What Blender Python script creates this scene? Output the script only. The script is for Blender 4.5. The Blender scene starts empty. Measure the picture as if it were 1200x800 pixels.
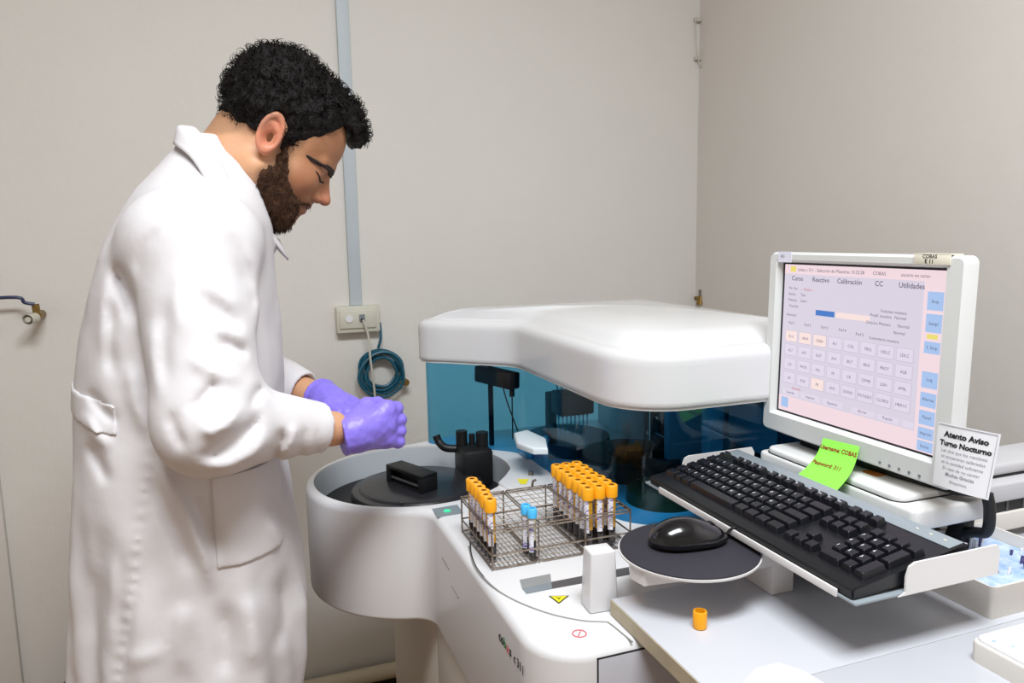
import bpy, bmesh, math, random
import numpy as np
from mathutils import Matrix, Vector

# ------------------------------------------------------------------ camera, world, lights, exposure
SC = bpy.context.scene
COL = SC.collection
CH = 1.42
F = 880.0
PITCH, ROLL, PSI = math.radians(7.95), math.radians(-1.05), math.radians(20.0)

def _cam():
    cp, sp, c, s = math.cos(PITCH), math.sin(PITCH), math.cos(ROLL), math.sin(ROLL)
    fwd = np.array([0, cp, -sp]); up = np.array([0, sp, cp]); rt = np.array([1., 0, 0])
    r2 = c*rt + s*up; u2 = -s*rt + c*up
    R = np.array([[math.cos(PSI), math.sin(PSI), 0], [-math.sin(PSI), math.cos(PSI), 0], [0, 0, 1]])
    return R@fwd, R@r2, R@u2
FWD, RT, UP = _cam()
CP = np.array([0, 0, CH])
cd = bpy.data.cameras.new('camera'); cam = bpy.data.objects.new('camera', cd); COL.objects.link(cam)
cd.sensor_width = 36; cd.lens = F/1200*36; cd.clip_start = .02
m = Matrix.Identity(4)
for i in range(3):
    m[i][0], m[i][1], m[i][2], m[i][3] = RT[i], UP[i], -FWD[i], CP[i]
cam.matrix_world = m
SC.camera = cam

def ray(x, y): return FWD + RT*(x-600)/F - UP*(y-400)/F
def onz(x, y, z): d = ray(x, y); return CP + d*(z-CH)/d[2]
def onx(x, y, X): d = ray(x, y); return CP + d*X/d[0]
def ony(x, y, Y): d = ray(x, y); return CP + d*Y/d[1]

W = bpy.data.worlds.new('world'); SC.world = W; W.use_nodes = True
W.node_tree.nodes['Background'].inputs[0].default_value = (1.0, .86, .73, 1)
W.node_tree.nodes['Background'].inputs[1].default_value = .35

def area(name, loc, rot, sx, sy, power, col):
    l = bpy.data.lights.new(name, 'AREA'); l.shape = 'RECTANGLE'; l.size = sx; l.size_y = sy
    l.energy = power; l.color = col
    o = bpy.data.objects.new(name, l); COL.objects.link(o); o.location = loc; o.rotation_euler = rot
    return o
area('ceiling_lamp_light', (.14, .0, 2.93), (0, 0, 0), 1.2, .6, 76, (.91, .965, 1.0))
SC.view_settings.view_transform = 'Standard'; SC.view_settings.look = 'None'
SC.view_settings.exposure = 0.0; SC.view_settings.gamma = 1.0
SC.view_settings.use_curve_mapping = False
random.seed(7); rng = np.random.default_rng(7)
PI = math.pi

# ------------------------------------------------------------------ materials
def lin(h):
    h = h.lstrip('#'); v = [int(h[i:i+2], 16)/255 for i in (0, 2, 4)]
    return tuple((c/12.92 if c <= .04045 else ((c+.055)/1.055)**2.4) for c in v) + (1,)

def mat(name, col, rough=.5, metal=0, spec=.5, var=0, vscale=20, bump=0, bscale=200, coat=0, emit=0, sub=0, attr=None, stretch=None, col2=None):
    M = bpy.data.materials.new(name); M.use_nodes = True; N = M.node_tree.nodes; L = M.node_tree.links
    b = N['Principled BSDF']; c = lin(col)
    b.inputs['Base Color'].default_value = c; b.inputs['Roughness'].default_value = rough
    b.inputs['Metallic'].default_value = metal; b.inputs['Specular IOR Level'].default_value = spec
    b.inputs['Coat Weight'].default_value = coat
    if sub: b.inputs['Subsurface Weight'].default_value = sub; b.inputs['Subsurface Radius'].default_value = (.012, .005, .003); b.inputs['Subsurface Scale'].default_value = 1
    tc = N.new('ShaderNodeTexCoord'); mp = N.new('ShaderNodeMapping'); L.new(tc.outputs['Object'], mp.inputs[0])
    if stretch: mp.inputs['Scale'].default_value = stretch
    if var or col2:
        n = N.new('ShaderNodeTexNoise'); n.inputs['Scale'].default_value = vscale; n.inputs['Detail'].default_value = 5
        L.new(mp.outputs[0], n.inputs['Vector'])
        r = N.new('ShaderNodeValToRGB'); r.color_ramp.elements[0].position = .3; r.color_ramp.elements[1].position = .7
        if col2: a, z = c, lin(col2)
        else: a = tuple(x*(1-var) for x in c[:3])+(1,); z = tuple(min(1, x*(1+var)) for x in c[:3])+(1,)
        r.color_ramp.elements[0].color = a; r.color_ramp.elements[1].color = z
        L.new(n.outputs[0], r.inputs[0]); L.new(r.outputs[0], b.inputs['Base Color'])
    if attr:
        a = N.new('ShaderNodeAttribute'); a.attribute_name = attr; L.new(a.outputs['Color'], b.inputs['Base Color'])
    if bump:
        n = N.new('ShaderNodeTexNoise'); n.inputs['Scale'].default_value = bscale; n.inputs['Detail'].default_value = 6
        L.new(mp.outputs[0], n.inputs['Vector'])
        bm_ = N.new('ShaderNodeBump'); bm_.inputs['Strength'].default_value = bump; bm_.inputs['Distance'].default_value = .004
        L.new(n.outputs[0], bm_.inputs['Height']); L.new(bm_.outputs[0], b.inputs['Normal'])
    if emit:
        b.inputs['Base Color'].default_value = (.03, .03, .035, 1); b.inputs['Specular IOR Level'].default_value = .2
        b.inputs['Emission Color'].default_value = c; b.inputs['Emission Strength'].default_value = emit
    return M

def glass_mat(name, tint, gloss=.09, rough=.02):
    M = bpy.data.materials.new(name); M.use_nodes = True; N = M.node_tree.nodes; L = M.node_tree.links
    N.remove(N['Principled BSDF']); out = N['Material Output']
    t = N.new('ShaderNodeBsdfTransparent'); t.inputs[0].default_value = tint
    g = N.new('ShaderNodeBsdfGlossy'); g.inputs['Roughness'].default_value = rough
    lw = N.new('ShaderNodeLayerWeight'); lw.inputs[0].default_value = .5
    pw = N.new('ShaderNodeMath'); pw.operation = 'POWER'; pw.inputs[1].default_value = 5; L.new(lw.outputs['Facing'], pw.inputs[0])
    fr = N.new('ShaderNodeMath'); fr.operation = 'MULTIPLY_ADD'; fr.inputs[1].default_value = .6; fr.inputs[2].default_value = .035; L.new(pw.outputs[0], fr.inputs[0])
    mx = N.new('ShaderNodeMixShader'); L.new(fr.outputs[0], mx.inputs[0]); L.new(t.outputs[0], mx.inputs[1]); L.new(g.outputs[0], mx.inputs[2])
    L.new(mx.outputs[0], out.inputs[0]); return M

M_wall = mat('painted_plaster', '#e2ded8', .85, var=.025, vscale=1.5, bump=.35, bscale=28)
M_wall_r = mat('painted_plaster_right', '#dcd5ce', .85, var=.025, vscale=1.3, bump=.3, bscale=24)
M_ceil = mat('ceiling_paint', '#dcdad4', .9, bump=.2, bscale=30)
M_floor = mat('tan_floor', '#9c7753', .6, var=.2, vscale=6)
M_black = mat('black_rubber', '#0b0b0c', .6, var=.2, vscale=40)
M_pipe = mat('cream_pvc', '#d6ccb4', .45, var=.04, vscale=8)
M_trunk = mat('pale_blue_trunking', '#c3ccd2', .5, var=.02, vscale=10)
M_socket = mat('cream_plastic', '#d2cfc0', .45, var=.02, vscale=20)
M_blue_cable = mat('teal_cable', '#14586f', .4, var=.2, vscale=60)
M_white_cable = mat('white_cable', '#cbc7bd', .5, var=.05, vscale=30)
M_brass = mat('aged_brass', '#8a6f3a', .4, metal=.7, var=.3, vscale=90)
M_body = mat('analyzer_white', '#dcdadb', .32, var=.01, vscale=6, coat=.2)
M_cover = mat('cover_white', '#e0dfe0', .22, var=.008, vscale=5, coat=.4)
M_cab = mat('cabinet_beige', '#cdc4b8', .45, var=.02, vscale=6)
M_endp = mat('end_panel_grey', '#b9b8bf', .4, var=.02, vscale=10)
M_innerw = mat('well_grey', '#c8cdd2', .3, var=.02, vscale=8)
M_disc = mat('black_disc_plastic', '#26262a', .28, var=.1, vscale=20)
M_matte = mat('matte_black_plastic', '#0d0e11', .5, var=.2, vscale=50)
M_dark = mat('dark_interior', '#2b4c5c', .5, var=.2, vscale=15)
M_inpan = mat('interior_panel', '#b4cad4', .35, var=.08, vscale=7)
M_inlight = mat('interior_light_plastic', '#dfe6ea', .35, var=.03, vscale=9)
M_steel = mat('brushed_steel', '#9a9590', .3, metal=1, var=.1, vscale=60)
M_rack = mat('rusty_wire', '#6d5a4b', .4, metal=.75, col2='#a79c90', vscale=120)
M_slot = mat('slot_grey', '#545254', .35, var=.05, vscale=30)
M_slotl = mat('slot_light_grey', '#8f908f', .35, var=.03, vscale=30)
M_led = mat('green_led', '#35e0a0', .3, emit=1.2)
M_panelg = mat('indicator_grey', '#7f878c', .3, var=.03, vscale=30)
M_yellow = mat('warning_yellow', '#e9dc1e', .5, var=.03, vscale=80)
M_ink = mat('black_ink', '#1b1b1e', .6, var=.05, vscale=90)
M_red = mat('red_print', '#d8606a', .6, var=.05, vscale=90)
M_green_ink = mat('green_print', '#3f8a4c', .6, var=.05, vscale=90)
M_groove = mat('seam_shadow_grey', '#8f8d8a', .6, var=.03, vscale=30)
M_glass = glass_mat('blue_tinted_acrylic', (.36, .70, .86, 1))
M_cap = mat('amber_cap', '#f0a312', .4, var=.05, vscale=60)
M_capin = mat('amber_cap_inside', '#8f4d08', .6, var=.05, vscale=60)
M_blucap = mat('sky_blue_cap', '#4db7ee', .4, var=.04, vscale=60)
M_serum = mat('amber_serum', '#c8921e', .15, var=.15, vscale=50, coat=.6)
M_clot = mat('dark_clot', '#1c0e0b', .2, var=.3, vscale=60, coat=.6)
M_tubegl = mat('clear_tube', '#c9c3ad', .1, var=.05, vscale=50, coat=.6)
M_lab = mat('label_print', '#eceaf0', .6, col2='#7a68c0', vscale=110, stretch=(1, 1, 3))
M_lab.node_tree.nodes['Color Ramp'].color_ramp.elements[0].position = .53
M_lab.node_tree.nodes['Color Ramp'].color_ramp.elements[1].position = .60
M_table = mat('white_laminate', '#c2c2c8', .3, var=.01, vscale=5, coat=.15)
M_edge = mat('beige_edge_band', '#b5a98f', .55, var=.08, vscale=40)
M_tray = mat('white_metal_tray', '#dedad8', .4, var=.01, vscale=12)
M_trayin = mat('grey_tray_surface', '#8d959b', .3, var=.03, vscale=12)
M_pad = mat('dark_mouse_mat', '#29262f', .75, var=.08, vscale=60, bump=.1, bscale=900)
M_mouse = mat('glossy_black_mouse', '#0d0d12', .18, var=.1, vscale=20, coat=.5)
M_kb = mat('black_keyboard_plastic', '#101116', .42, var=.05, vscale=30)
M_key = mat('black_key_plastic', '#15161c', .33, var=.08, vscale=60)
M_mon = mat('monitor_white', '#dcdcda', .4, var=.01, vscale=10)
M_monside = mat('monitor_side', '#b9b7b4', .45, var=.02, vscale=10)
M_bezel = mat('dark_screen_edge', '#1a1220', .4, var=.1, vscale=30)
M_scr = mat('screen_lilac', '#dcd4e3', .4, emit=.95)
M_scrpink = mat('screen_pink', '#f6dde4', .4, emit=.95)
M_scrwhite = mat('screen_button_pale', '#e4dbec', .4, emit=.95)
M_scrhot = mat('screen_button_pink', '#fbe4e0', .4, emit=.95)
M_scrgrid = mat('screen_button_line', '#cbc0d4', .4, emit=.95)
M_scrblue = mat('screen_blue', '#a9c6f0', .4, emit=.95)
M_scrdeep = mat('screen_deep_blue', '#3c78c8', .4, emit=.95)
M_scryel = mat('screen_yellow', '#f0e070', .4, emit=.95)
M_scrtxt = mat('screen_text', '#5a5068', .4, emit=.8)
M_scrtxtr = mat('screen_text_red', '#d05060', .4, emit=.9)
M_unit = mat('unit_cream', '#e3e2e0', .4, var=.01, vscale=10)
M_printer = mat('printer_grey', '#c4c2c5', .45, var=.02, vscale=10)
M_orange = mat('orange_sticker', '#c8772e', .6, var=.15, vscale=60)
M_sticky = mat('lime_sticky_paper', '#8df04e', .7, var=.03, vscale=20)
M_paper = mat('white_paper', '#e9e7ea', .8, var=.01, vscale=20)
M_tape = mat('ivory_tape', '#e9e2cf', .6, var=.02, vscale=30)
M_bluetape = mat('pale_label', '#e6e4f2', .6, var=.02, vscale=30)
M_pen = mat('brown_marker', '#8c4a1c', .7, var=.1, vscale=60)
M_pengrey = mat('grey_print', '#8d8a92', .7, var=.05, vscale=60)
M_boxw = mat('carton_offwhite', '#dcd6cf', .6, var=.02, vscale=15)
M_liner = mat('pale_blue_liner', '#cfdcf2', .6, col2='#8fb0e0', vscale=70)
M_tips = mat('tip_dots', '#4a4470', .5, var=.2, vscale=80)
M_skin = mat('skin', '#d9a37c', .5, attr='Col', bump=.12, bscale=260, sub=.12)
M_hair = mat('dark_curly_hair', '#0f0a09', .55, var=.35, vscale=90, bump=.8, bscale=300, spec=.22)
M_beard = mat('brown_beard', '#301d12', .7, col2='#583a27', vscale=120, bump=.9, bscale=420, spec=.25)
M_brow = mat('brow_hair', '#2a1a12', .7, var=.2, vscale=300)
M_coat = mat('white_cotton_coat', '#dcd8da', .8, var=.02, vscale=10, bump=.12, bscale=60, spec=.2)
M_glove = mat('violet_nitrile', '#8a78e6', .42, var=.05, vscale=40, bump=.15, bscale=120)
M_jeans = mat('dark_jeans', '#222c48', .85, var=.2, vscale=60, bump=.2, bscale=500)
M_shoe = mat('black_shoe', '#17161a', .4, var=.1, vscale=20)
M_eye = mat('eye_white', '#d8cfc8', .2, var=.02, vscale=90)

# ------------------------------------------------------------------ object helpers
def tag(o, label=None, cat=None, group=None, kind=None):
    if label: o['label'] = label
    if cat: o['category'] = cat
    if group: o['group'] = group
    if kind: o['kind'] = kind
    return o
def empty(name, label, cat, loc=(0, 0, 0), group=None):
    o = bpy.data.objects.new(name, None); COL.objects.link(o); o.location = loc; o.empty_display_size = .05
    tag(o, label, cat, group); o['_loc'] = list(loc); return o
def link(name, me, mats, parent=None, smooth=None):
    o = bpy.data.objects.new(name, me); COL.objects.link(o)
    if not isinstance(mats, (list, tuple)): mats = [mats]
    if not me.materials:
        for q in mats: me.materials.append(q)
    if parent is not None:
        o.parent = parent; o.matrix_parent_inverse = Matrix.Identity(4)
        off = Vector((0, 0, 0)); p = parent
        while p is not None:
            off += Vector(p.location); p = p.parent
        o.location = -off
    if smooth is not None: shade(me, smooth)
    return o
def shade(me, ang=40):
    for p in me.polygons: p.use_smooth = True
    if ang < 180:
        bm = bmesh.new(); bm.from_mesh(me)
        for e in bm.edges:
            if len(e.link_faces) == 2 and e.calc_face_angle(0) > math.radians(ang): e.smooth = False
        bm.to_mesh(me); bm.free()
def bm_obj(name, bm, mats, parent=None, smooth=40):
    bmesh.ops.recalc_face_normals(bm, faces=bm.faces)
    me = bpy.data.meshes.new(name); bm.to_mesh(me); bm.free()
    return link(name, me, mats, parent, smooth)
def base_origin(o):
    """move a mesh thing's origin to the centre of its base"""
    me = o.data; n = len(me.vertices); a = np.empty(n*3); me.vertices.foreach_get('co', a); a = a.reshape(-1, 3)
    c = (a.min(0)+a.max(0))/2; c[2] = a[:, 2].min()
    a -= c; me.vertices.foreach_set('co', a.ravel()); o.location = Vector(o.location)+Vector(c)
    return o

def box(bm, lo, hi, bev=0, seg=2, mi=0, M=None):
    lo = Vector(lo); hi = Vector(hi)
    r = bmesh.ops.create_cube(bm, size=1); vs = r['verts']
    for v in vs: v.co = Vector(((lo[i]+hi[i])/2+v.co[i]*(hi[i]-lo[i])) for i in range(3))
    fs = set(f for v in vs for f in v.link_faces)
    if bev:
        es = set(e for v in vs for e in v.link_edges)
        r = bmesh.ops.bevel(bm, geom=list(es), offset=bev, segments=seg, affect='EDGES', profile=.5)
        fs = set(r['faces']) | set(f for f in fs if f.is_valid)
        vs = list(set(v for f in fs for v in f.verts))
    for f in fs: f.material_index = mi
    if M is not None: bmesh.ops.transform(bm, matrix=M, verts=list(vs))
    return vs
def cyl(bm, a, b, r1, r2=None, seg=16, mi=0, caps=True):
    a = Vector(a); b = Vector(b); r2 = r1 if r2 is None else r2
    d = b-a; q = Vector((0, 0, 1)).rotation_difference(d).to_matrix().to_4x4()
    r = bmesh.ops.create_cone(bm, cap_ends=caps, segments=seg, radius1=r1, radius2=r2, depth=d.length, matrix=Matrix.Translation((a+b)/2)@q)
    for f in set(f for v in r['verts'] for f in v.link_faces): f.material_index = mi
    return r['verts']
def tube(bm, pts, r, seg=6, closed=False, mi=0):
    pts = [Vector(p) for p in pts]; n = len(pts); rings = []
    up = Vector((0, 0, 1)); prev = None
    for i, p in enumerate(pts):
        if closed: t = (pts[(i+1) % n]-pts[i-1])
        else: t = pts[min(i+1, n-1)]-pts[max(i-1, 0)]
        t.normalize()
        if prev is None:
            a = t.cross(up)
            if a.length < .1: a = t.cross(Vector((1, 0, 0)))
        else: a = prev - t*prev.dot(t)
        a.normalize(); prev = a; b = t.cross(a)
        rr = r[i] if isinstance(r, (list, tuple)) else r
        rings.append([bm.verts.new(p+a*rr*math.cos(k*2*PI/seg)+b*rr*math.sin(k*2*PI/seg)) for k in range(seg)])
    for i in range(n if closed else n-1):
        A, B = rings[i], rings[(i+1) % n]
        for k in range(seg):
            f = bm.faces.new((A[k], A[(k+1) % seg], B[(k+1) % seg], B[k])); f.material_index = mi
    if not closed:
        f = bm.faces.new(rings[0]); f.material_index = mi; f = bm.faces.new(rings[-1]); f.material_index = mi
def smooth_path(pts, n=8):
    pts = [np.array(p, float) for p in pts]; P = [2*pts[0]-pts[1]]+pts+[2*pts[-1]-pts[-2]]; out = []
    for i in range(1, len(P)-2):
        for k in range(n):
            t = k/n; a, b, c, d = P[i-1], P[i], P[i+1], P[i+2]
            out.append(.5*((2*b)+(-a+c)*t+(2*a-5*b+4*c-d)*t*t+(-a+3*b-3*c+d)*t**3))
    out.append(pts[-1]); return out
def arc(cx, cy, r, a0, a1, n=10):
    return [(cx+r*math.cos(math.radians(a0+(a1-a0)*i/n)), cy+r*math.sin(math.radians(a0+(a1-a0)*i/n))) for i in range(n+1)]
def dedupe(o, eps=1e-4):
    out = []
    for p in o:
        if not out or math.hypot(p[0]-out[-1][0], p[1]-out[-1][1]) > eps: out.append(p)
    if math.hypot(out[0][0]-out[-1][0], out[0][1]-out[-1][1]) < eps: out.pop()
    return out
def offset(o, d):
    """inset closed CCW outline by d (positive = inwards)"""
    n = len(o); out = []
    for i in range(n):
        p0, p1, p2 = np.array(o[i-1]), np.array(o[i]), np.array(o[(i+1) % n])
        e1 = (p1-p0)/np.linalg.norm(p1-p0); e2 = (p2-p1)/np.linalg.norm(p2-p1)
        n1 = np.array([-e1[1], e1[0]]); n2 = np.array([-e2[1], e2[0]]); nn = n1+n2; nn /= max(np.linalg.norm(nn), 1e-6)
        k = d/max(nn@n1, .35); out.append(tuple(p1+nn*k))
    return out
def ccw(o):
    a = sum(o[i-1][0]*o[i][1]-o[i][0]*o[i-1][1] for i in range(len(o)))
    return o if a > 0 else o[::-1]
def slab(bm, outline, z0, z1, rt=.0, rb=.0, holes=(), hole_z=None, seg=4, mi=0, topz=None):
    """extruded outline with rounded top and bottom edges; holes cut through the top down to hole_z"""
    o = ccw(dedupe(outline)); levels = []
    if rb:
        for i in range(seg): a = PI/2*i/seg; levels.append((rb*(1-math.sin(a)), z0+rb*(1-math.cos(a))))
        levels.append((0, z0+rb))
    else: levels.append((0, z0))
    if rt:
        for i in range(seg+1): a = PI/2*i/seg; levels.append((rt*(1-math.cos(a)), z1-rt+rt*math.sin(a)))
    else: levels.append((0, z1))
    loops = []
    for d, z in levels:
        loops.append([bm.verts.new((p[0], p[1], z)) for p in (offset(o, d) if d else o)])
    n = len(o)
    for A, B in zip(loops, loops[1:]):
        for k in range(n):
            f = bm.faces.new((A[k], A[(k+1) % n], B[(k+1) % n], B[k])); f.material_index = mi
    f = bm.faces.new(loops[0][::-1]); f.material_index = mi
    if not holes:
        f = bm.faces.new(loops[-1]); f.material_index = mi; return loops[-1]
    es = []
    for A in [loops[-1]]:
        for k in range(n): es.append(bm.edges.get((A[k], A[(k+1) % n])))
    for h in holes:
        h = ccw(h); hv = [bm.verts.new((p[0], p[1], levels[-1][1])) for p in h]; q = len(hv)
        for k in range(q): es.append(bm.edges.new((hv[k], hv[(k+1) % q])))
        lv = [bm.verts.new((p[0], p[1], hole_z)) for p in h]
        for k in range(q): f = bm.faces.new((hv[k], lv[k], lv[(k+1) % q], hv[(k+1) % q])); f.material_index = mi
        f = bm.faces.new(lv); f.material_index = mi
    r = bmesh.ops.triangle_fill(bm, use_beauty=True, edges=es)
    for g in r['geom']:
        if isinstance(g, bmesh.types.BMFace): g.material_index = mi

def text_mesh(items, size_default=.01, extrude=.0001):
    """items: (string, x, y, size, align, bold) laid out on a local XY plane -> one bmesh"""
    bm = bmesh.new()
    for (s, x, y, sz, al, bd) in items:
        c = bpy.data.curves.new('t', 'FONT'); c.body = s; c.size = sz; c.align_x = al; c.extrude = extrude
        c.resolution_u = 2
        if bd: c.offset = bd
        o = bpy.data.objects.new('t', c); COL.objects.link(o)
        dg = bpy.context.evaluated_depsgraph_get(); me = bpy.data.meshes.new_from_object(o.evaluated_get(dg))
        me.transform(Matrix.Translation((x, y, 0))); bm.from_mesh(me)
        bpy.data.meshes.remove(me); bpy.data.objects.remove(o); bpy.data.curves.remove(c)
    return bm
def frame(origin, ex, ey):
    ex = Vector(ex).normalized(); ey = Vector(ey); ey = (ey-ex*ey.dot(ex)).normalized(); ez = ex.cross(ey)
    m_ = Matrix.Identity(4)
    for i in range(3): m_[i][0], m_[i][1], m_[i][2], m_[i][3] = ex[i], ey[i], ez[i], origin[i]
    return m_
def place(bm, M): bmesh.ops.transform(bm, matrix=M, verts=bm.verts); return bm
def struct(name, bm, m_, smooth=30):
    o = bm_obj(name, bm, m_, None, smooth); o['kind'] = 'structure'; return o

# ------------------------------------------------------------------ the room
FZ = -.05; WY = 2.30; WX = 1.54; CZ = 3.0
bm = bmesh.new(); box(bm, (-2.6, -2.2, FZ-.1), (WX+.1, WY+.1, FZ)); struct('floor', bm, M_floor)
bm = bmesh.new(); box(bm, (-2.6, WY, FZ), (WX+.1, WY+.1, CZ)); struct('wall_back', bm, M_wall)
bm = bmesh.new(); box(bm, (WX, -2.2, FZ), (WX+.1, WY, CZ)); struct('wall_right', bm, M_wall_r)
bm = bmesh.new(); box(bm, (-2.6, -2.2, CZ), (WX+.1, WY+.1, CZ+.1)); struct('ceiling', bm, M_ceil)
bm = bmesh.new(); box(bm, (-2.6, -2.2, FZ), (-2.5, WY, CZ)); struct('wall_left', bm, M_wall)
bm = bmesh.new(); box(bm, (-1.5, WY-.02, FZ), (-.628, WY, CZ), .004); struct('trim_1', bm, M_wall)
bm = bmesh.new(); box(bm, (-.62, WY-.03, FZ), (WX, WY, .025), .004); struct('baseboard_back', bm, M_black)

bm = bmesh.new(); tube(bm, [(-.2, WY-.045, .044), (.62, WY-.045, .044)], .024, 18)
o = bm_obj('drain_pipe', bm, M_pipe); base_origin(o); tag(o, 'cream plastic pipe lying along the foot of the back wall', 'pipe')
bm = bmesh.new(); box(bm, (.316, WY-.014, 1.222), (.352, WY, CZ-.01), .003)
o = bm_obj('cable_trunking', bm, M_trunk); base_origin(o); tag(o, 'pale blue grey vertical cable trunking running down the back wall to the socket box', 'trunking')

# socket box
sb = empty('socket_box', 'cream surface-mounted double socket box on the back wall below the trunking', 'socket', (.335, WY, 1.125))
c0 = ony(393, 357, WY-.02); c1 = ony(445, 389, WY-.02)
x0, x1, z0, z1 = c0[0], c1[0], 1.142, 1.222
bm = bmesh.new(); box(bm, (x0, WY-.035, z0), (x1, WY, z1), .005); bm_obj('housing', bm, M_socket, sb)
bm = bmesh.new(); box(bm, (x0+.008, WY-.041, z0+.014), (x1-.012, WY-.033, z1-.012), .003); bm_obj('face_plate', bm, M_socket, sb)
bm = bmesh.new(); cyl(bm, (x0+.036, WY-.044, z0+.044), (x0+.036, WY-.039, z0+.044), .011, seg=20); bm_obj('outlet', bm, M_paper, sb)
bm = bmesh.new(); box(bm, (x0+.066, WY-.047, z0+.034), (x0+.082, WY-.039, z0+.056), .002); bm_obj('network_jack', bm, M_panelg, sb)
bm = bmesh.new(); cyl(bm, (x0+.073, WY-.049, z0+.040), (x0+.073, WY-.045, z0+.040), .004, seg=12); bm_obj('plug_hole', bm, M_matte, sb)
# white cable from jack
p0 = (x0+.075, WY-.05, z0+.04)
pts = [p0, ony(432, 395, WY-.05), ony(434, 420, WY-.055), ony(439, 460, WY-.05), ony(441, 500, WY-.04), ony(446, 560, WY-.03)]
bm = bmesh.new(); tube(bm, smooth_path(pts), .0035, 8); o = bm_obj('network_cable', bm, M_white_cable)
base_origin(o); tag(o, 'thin white cable hanging straight down from the socket box in front of the coil', 'cable')
# coil of teal cable
bm = bmesh.new(); cc = ony(447, 434, WY-.03)
for k in range(7):
    r = .058+.011*math.sin(k*2.3); ph = k*.7; pts = []
    for i in range(36):
        a = 2*PI*i/36
        pts.append((cc[0]+(r+.004*math.sin(3*a+ph))*math.cos(a), WY-.012-.005*k+.003*math.sin(2*a+ph), cc[2]-.002*k+(r*1.0+.003*math.cos(2*a+ph))*math.sin(a)))
    tube(bm, pts, .0046, 8, closed=True)
up_ = [ony(443, 408, WY-.03), ony(446, 398, WY-.03), ony(446, 388, WY-.02), ony(445, 378, WY-.012)]
tube(bm, smooth_path(up_), .0042, 8)
o = bm_obj('cable_coil', bm, M_blue_cable); base_origin(o); tag(o, 'coiled teal blue cable hanging on the back wall under the socket box', 'cable')
h = ony(476, 445, WY)
bm = bmesh.new(); cyl(bm, (h[0]-.008, WY-.04, h[2]), (h[0]-.004, WY, h[2]), .006, seg=10); cyl(bm, (h[0]-.01, WY-.045, h[2]), (h[0]-.009, WY-.036, h[2]), .011, seg=8)
cyl(bm, (h[0]-.025, WY-.03, h[2]+.002), (h[0], WY-.03, h[2]), .004, seg=8)
o = bm_obj('brass_hook', bm, M_brass); base_origin(o); tag(o, 'small brass wall hook holding the teal cable coil', 'hook')

# wall tap at the left
v = ony(46, 368, WY)
vt = empty('wall_tap', 'brass wall tap with a blue lever handle at the left of the back wall', 'tap', (v[0], WY, v[2]-.03))
bm = bmesh.new(); cyl(bm, (v[0]+.005, WY-.055, v[2]), (v[0]+.005, WY, v[2]), .012, seg=16); cyl(bm, (v[0]+.004, WY-.04, v[2]-.004), (v[0]+.002, WY-.04, v[2]+.03), .009, seg=14); bm_obj('tap_body', bm, M_brass, vt)
bm = bmesh.new(); cyl(bm, (v[0]-.008, WY-.09, v[2]-.006), (v[0]+.002, WY-.05, v[2]-.004), .013, .013, seg=20, caps=False)
cyl(bm, (v[0]-.0075, WY-.088, v[2]-.006), (v[0]+.002, WY-.05, v[2]-.004), .007, seg=16); bm_obj('spout', bm, M_socket, vt)
bm = bmesh.new(); e = [(v[0]+.002, WY-.045, v[2]+.03), (v[0]-.02, WY-.05, v[2]+.036), (v[0]-.035, WY-.052, v[2]+.05), (v[0]-.14, WY-.055, v[2]+.049)]
tube(bm, smooth_path(e, 4), .0045, 8); bm_obj('lever', bm, mat('lever_navy', '#2c3458', .4, var=.1, vscale=40), vt)

# corner wire with a brass fitting
w0 = ony(821, 350, WY-.03)
bm = bmesh.new(); pts = [ony(x, y, WY-.02) for x, y in ((815, 22), (818, 68), (827, 90), (833, 150), (831, 190), (823, 245), (821, 300), (821, 345))]
tube(bm, smooth_path(pts, 6), .0016, 6); o = bm_obj('corner_wire', bm, M_white_cable); base_origin(o); tag(o, 'thin slack white wire hanging down the corner of the room', 'wire')
ft = empty('corner_fitting', 'small brass fitting in the room corner at the end of the thin wire', 'fitting', (w0[0], WY-.03, w0[2]-.03))
bm = bmesh.new(); cyl(bm, w0-np.array([0, 0, .02]), w0+np.array([0, 0, .01]), .016, .010, seg=10); cyl(bm, w0+np.array([.0, .0, -.01]), w0+np.array([.028, -.005, -.015]), .008, seg=8); cyl(bm, w0, w0+np.array([0, .03, 0]), .008, seg=8); bm_obj('fitting_body', bm, M_brass, ft)
bm = bmesh.new(); cyl(bm, w0+np.array([0, 0, .01]), w0+np.array([0, 0, .032]), .008, seg=12); bm_obj('steel_neck', bm, M_steel, ft)
for i, (px, py) in enumerate(((816, 24), (816, 69))):
    q = ony(px, py, WY); bm = bmesh.new(); box(bm, (q[0]-.012, WY-.016, q[2]-.006), (q[0]+.012, WY, q[2]+.006), .002)
    o = bm_obj('cable_clip', bm, M_white_cable); base_origin(o); tag(o, ('upper' if i == 0 else 'lower')+' small clip holding the thin wire near the room corner', 'clip')
# black bag on the floor at far left
BH = (ony(80, 785, 2.08)[2]-FZ)/1.9
bm = bmesh.new(); bmesh.ops.create_uvsphere(bm, u_segments=24, v_segments=14, radius=1)
for vv in bm.verts:
    s_ = 1+.06*math.sin(5*vv.co.x+3*vv.co.y); vv.co = Vector((-.40+vv.co.x*(.17-.03*vv.co.z)*s_, 2.10+vv.co.y*.11, FZ+.9*BH+max(vv.co.z, -.9)*BH))
o = bm_obj('black_bag', bm, M_black, None, 60); base_origin(o); tag(o, 'black bag on the floor behind the man at the left', 'bag')
# ceiling lamp body
cl = empty('ceiling_lamp', 'white rectangular lamp fixed to the ceiling', 'lamp', (.14, .0, CZ))
bm = bmesh.new(); box(bm, (-.48, -.32, CZ-.06), (.76, .32, CZ), .01); bm_obj('lamp_housing', bm, M_cover, cl)

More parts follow.
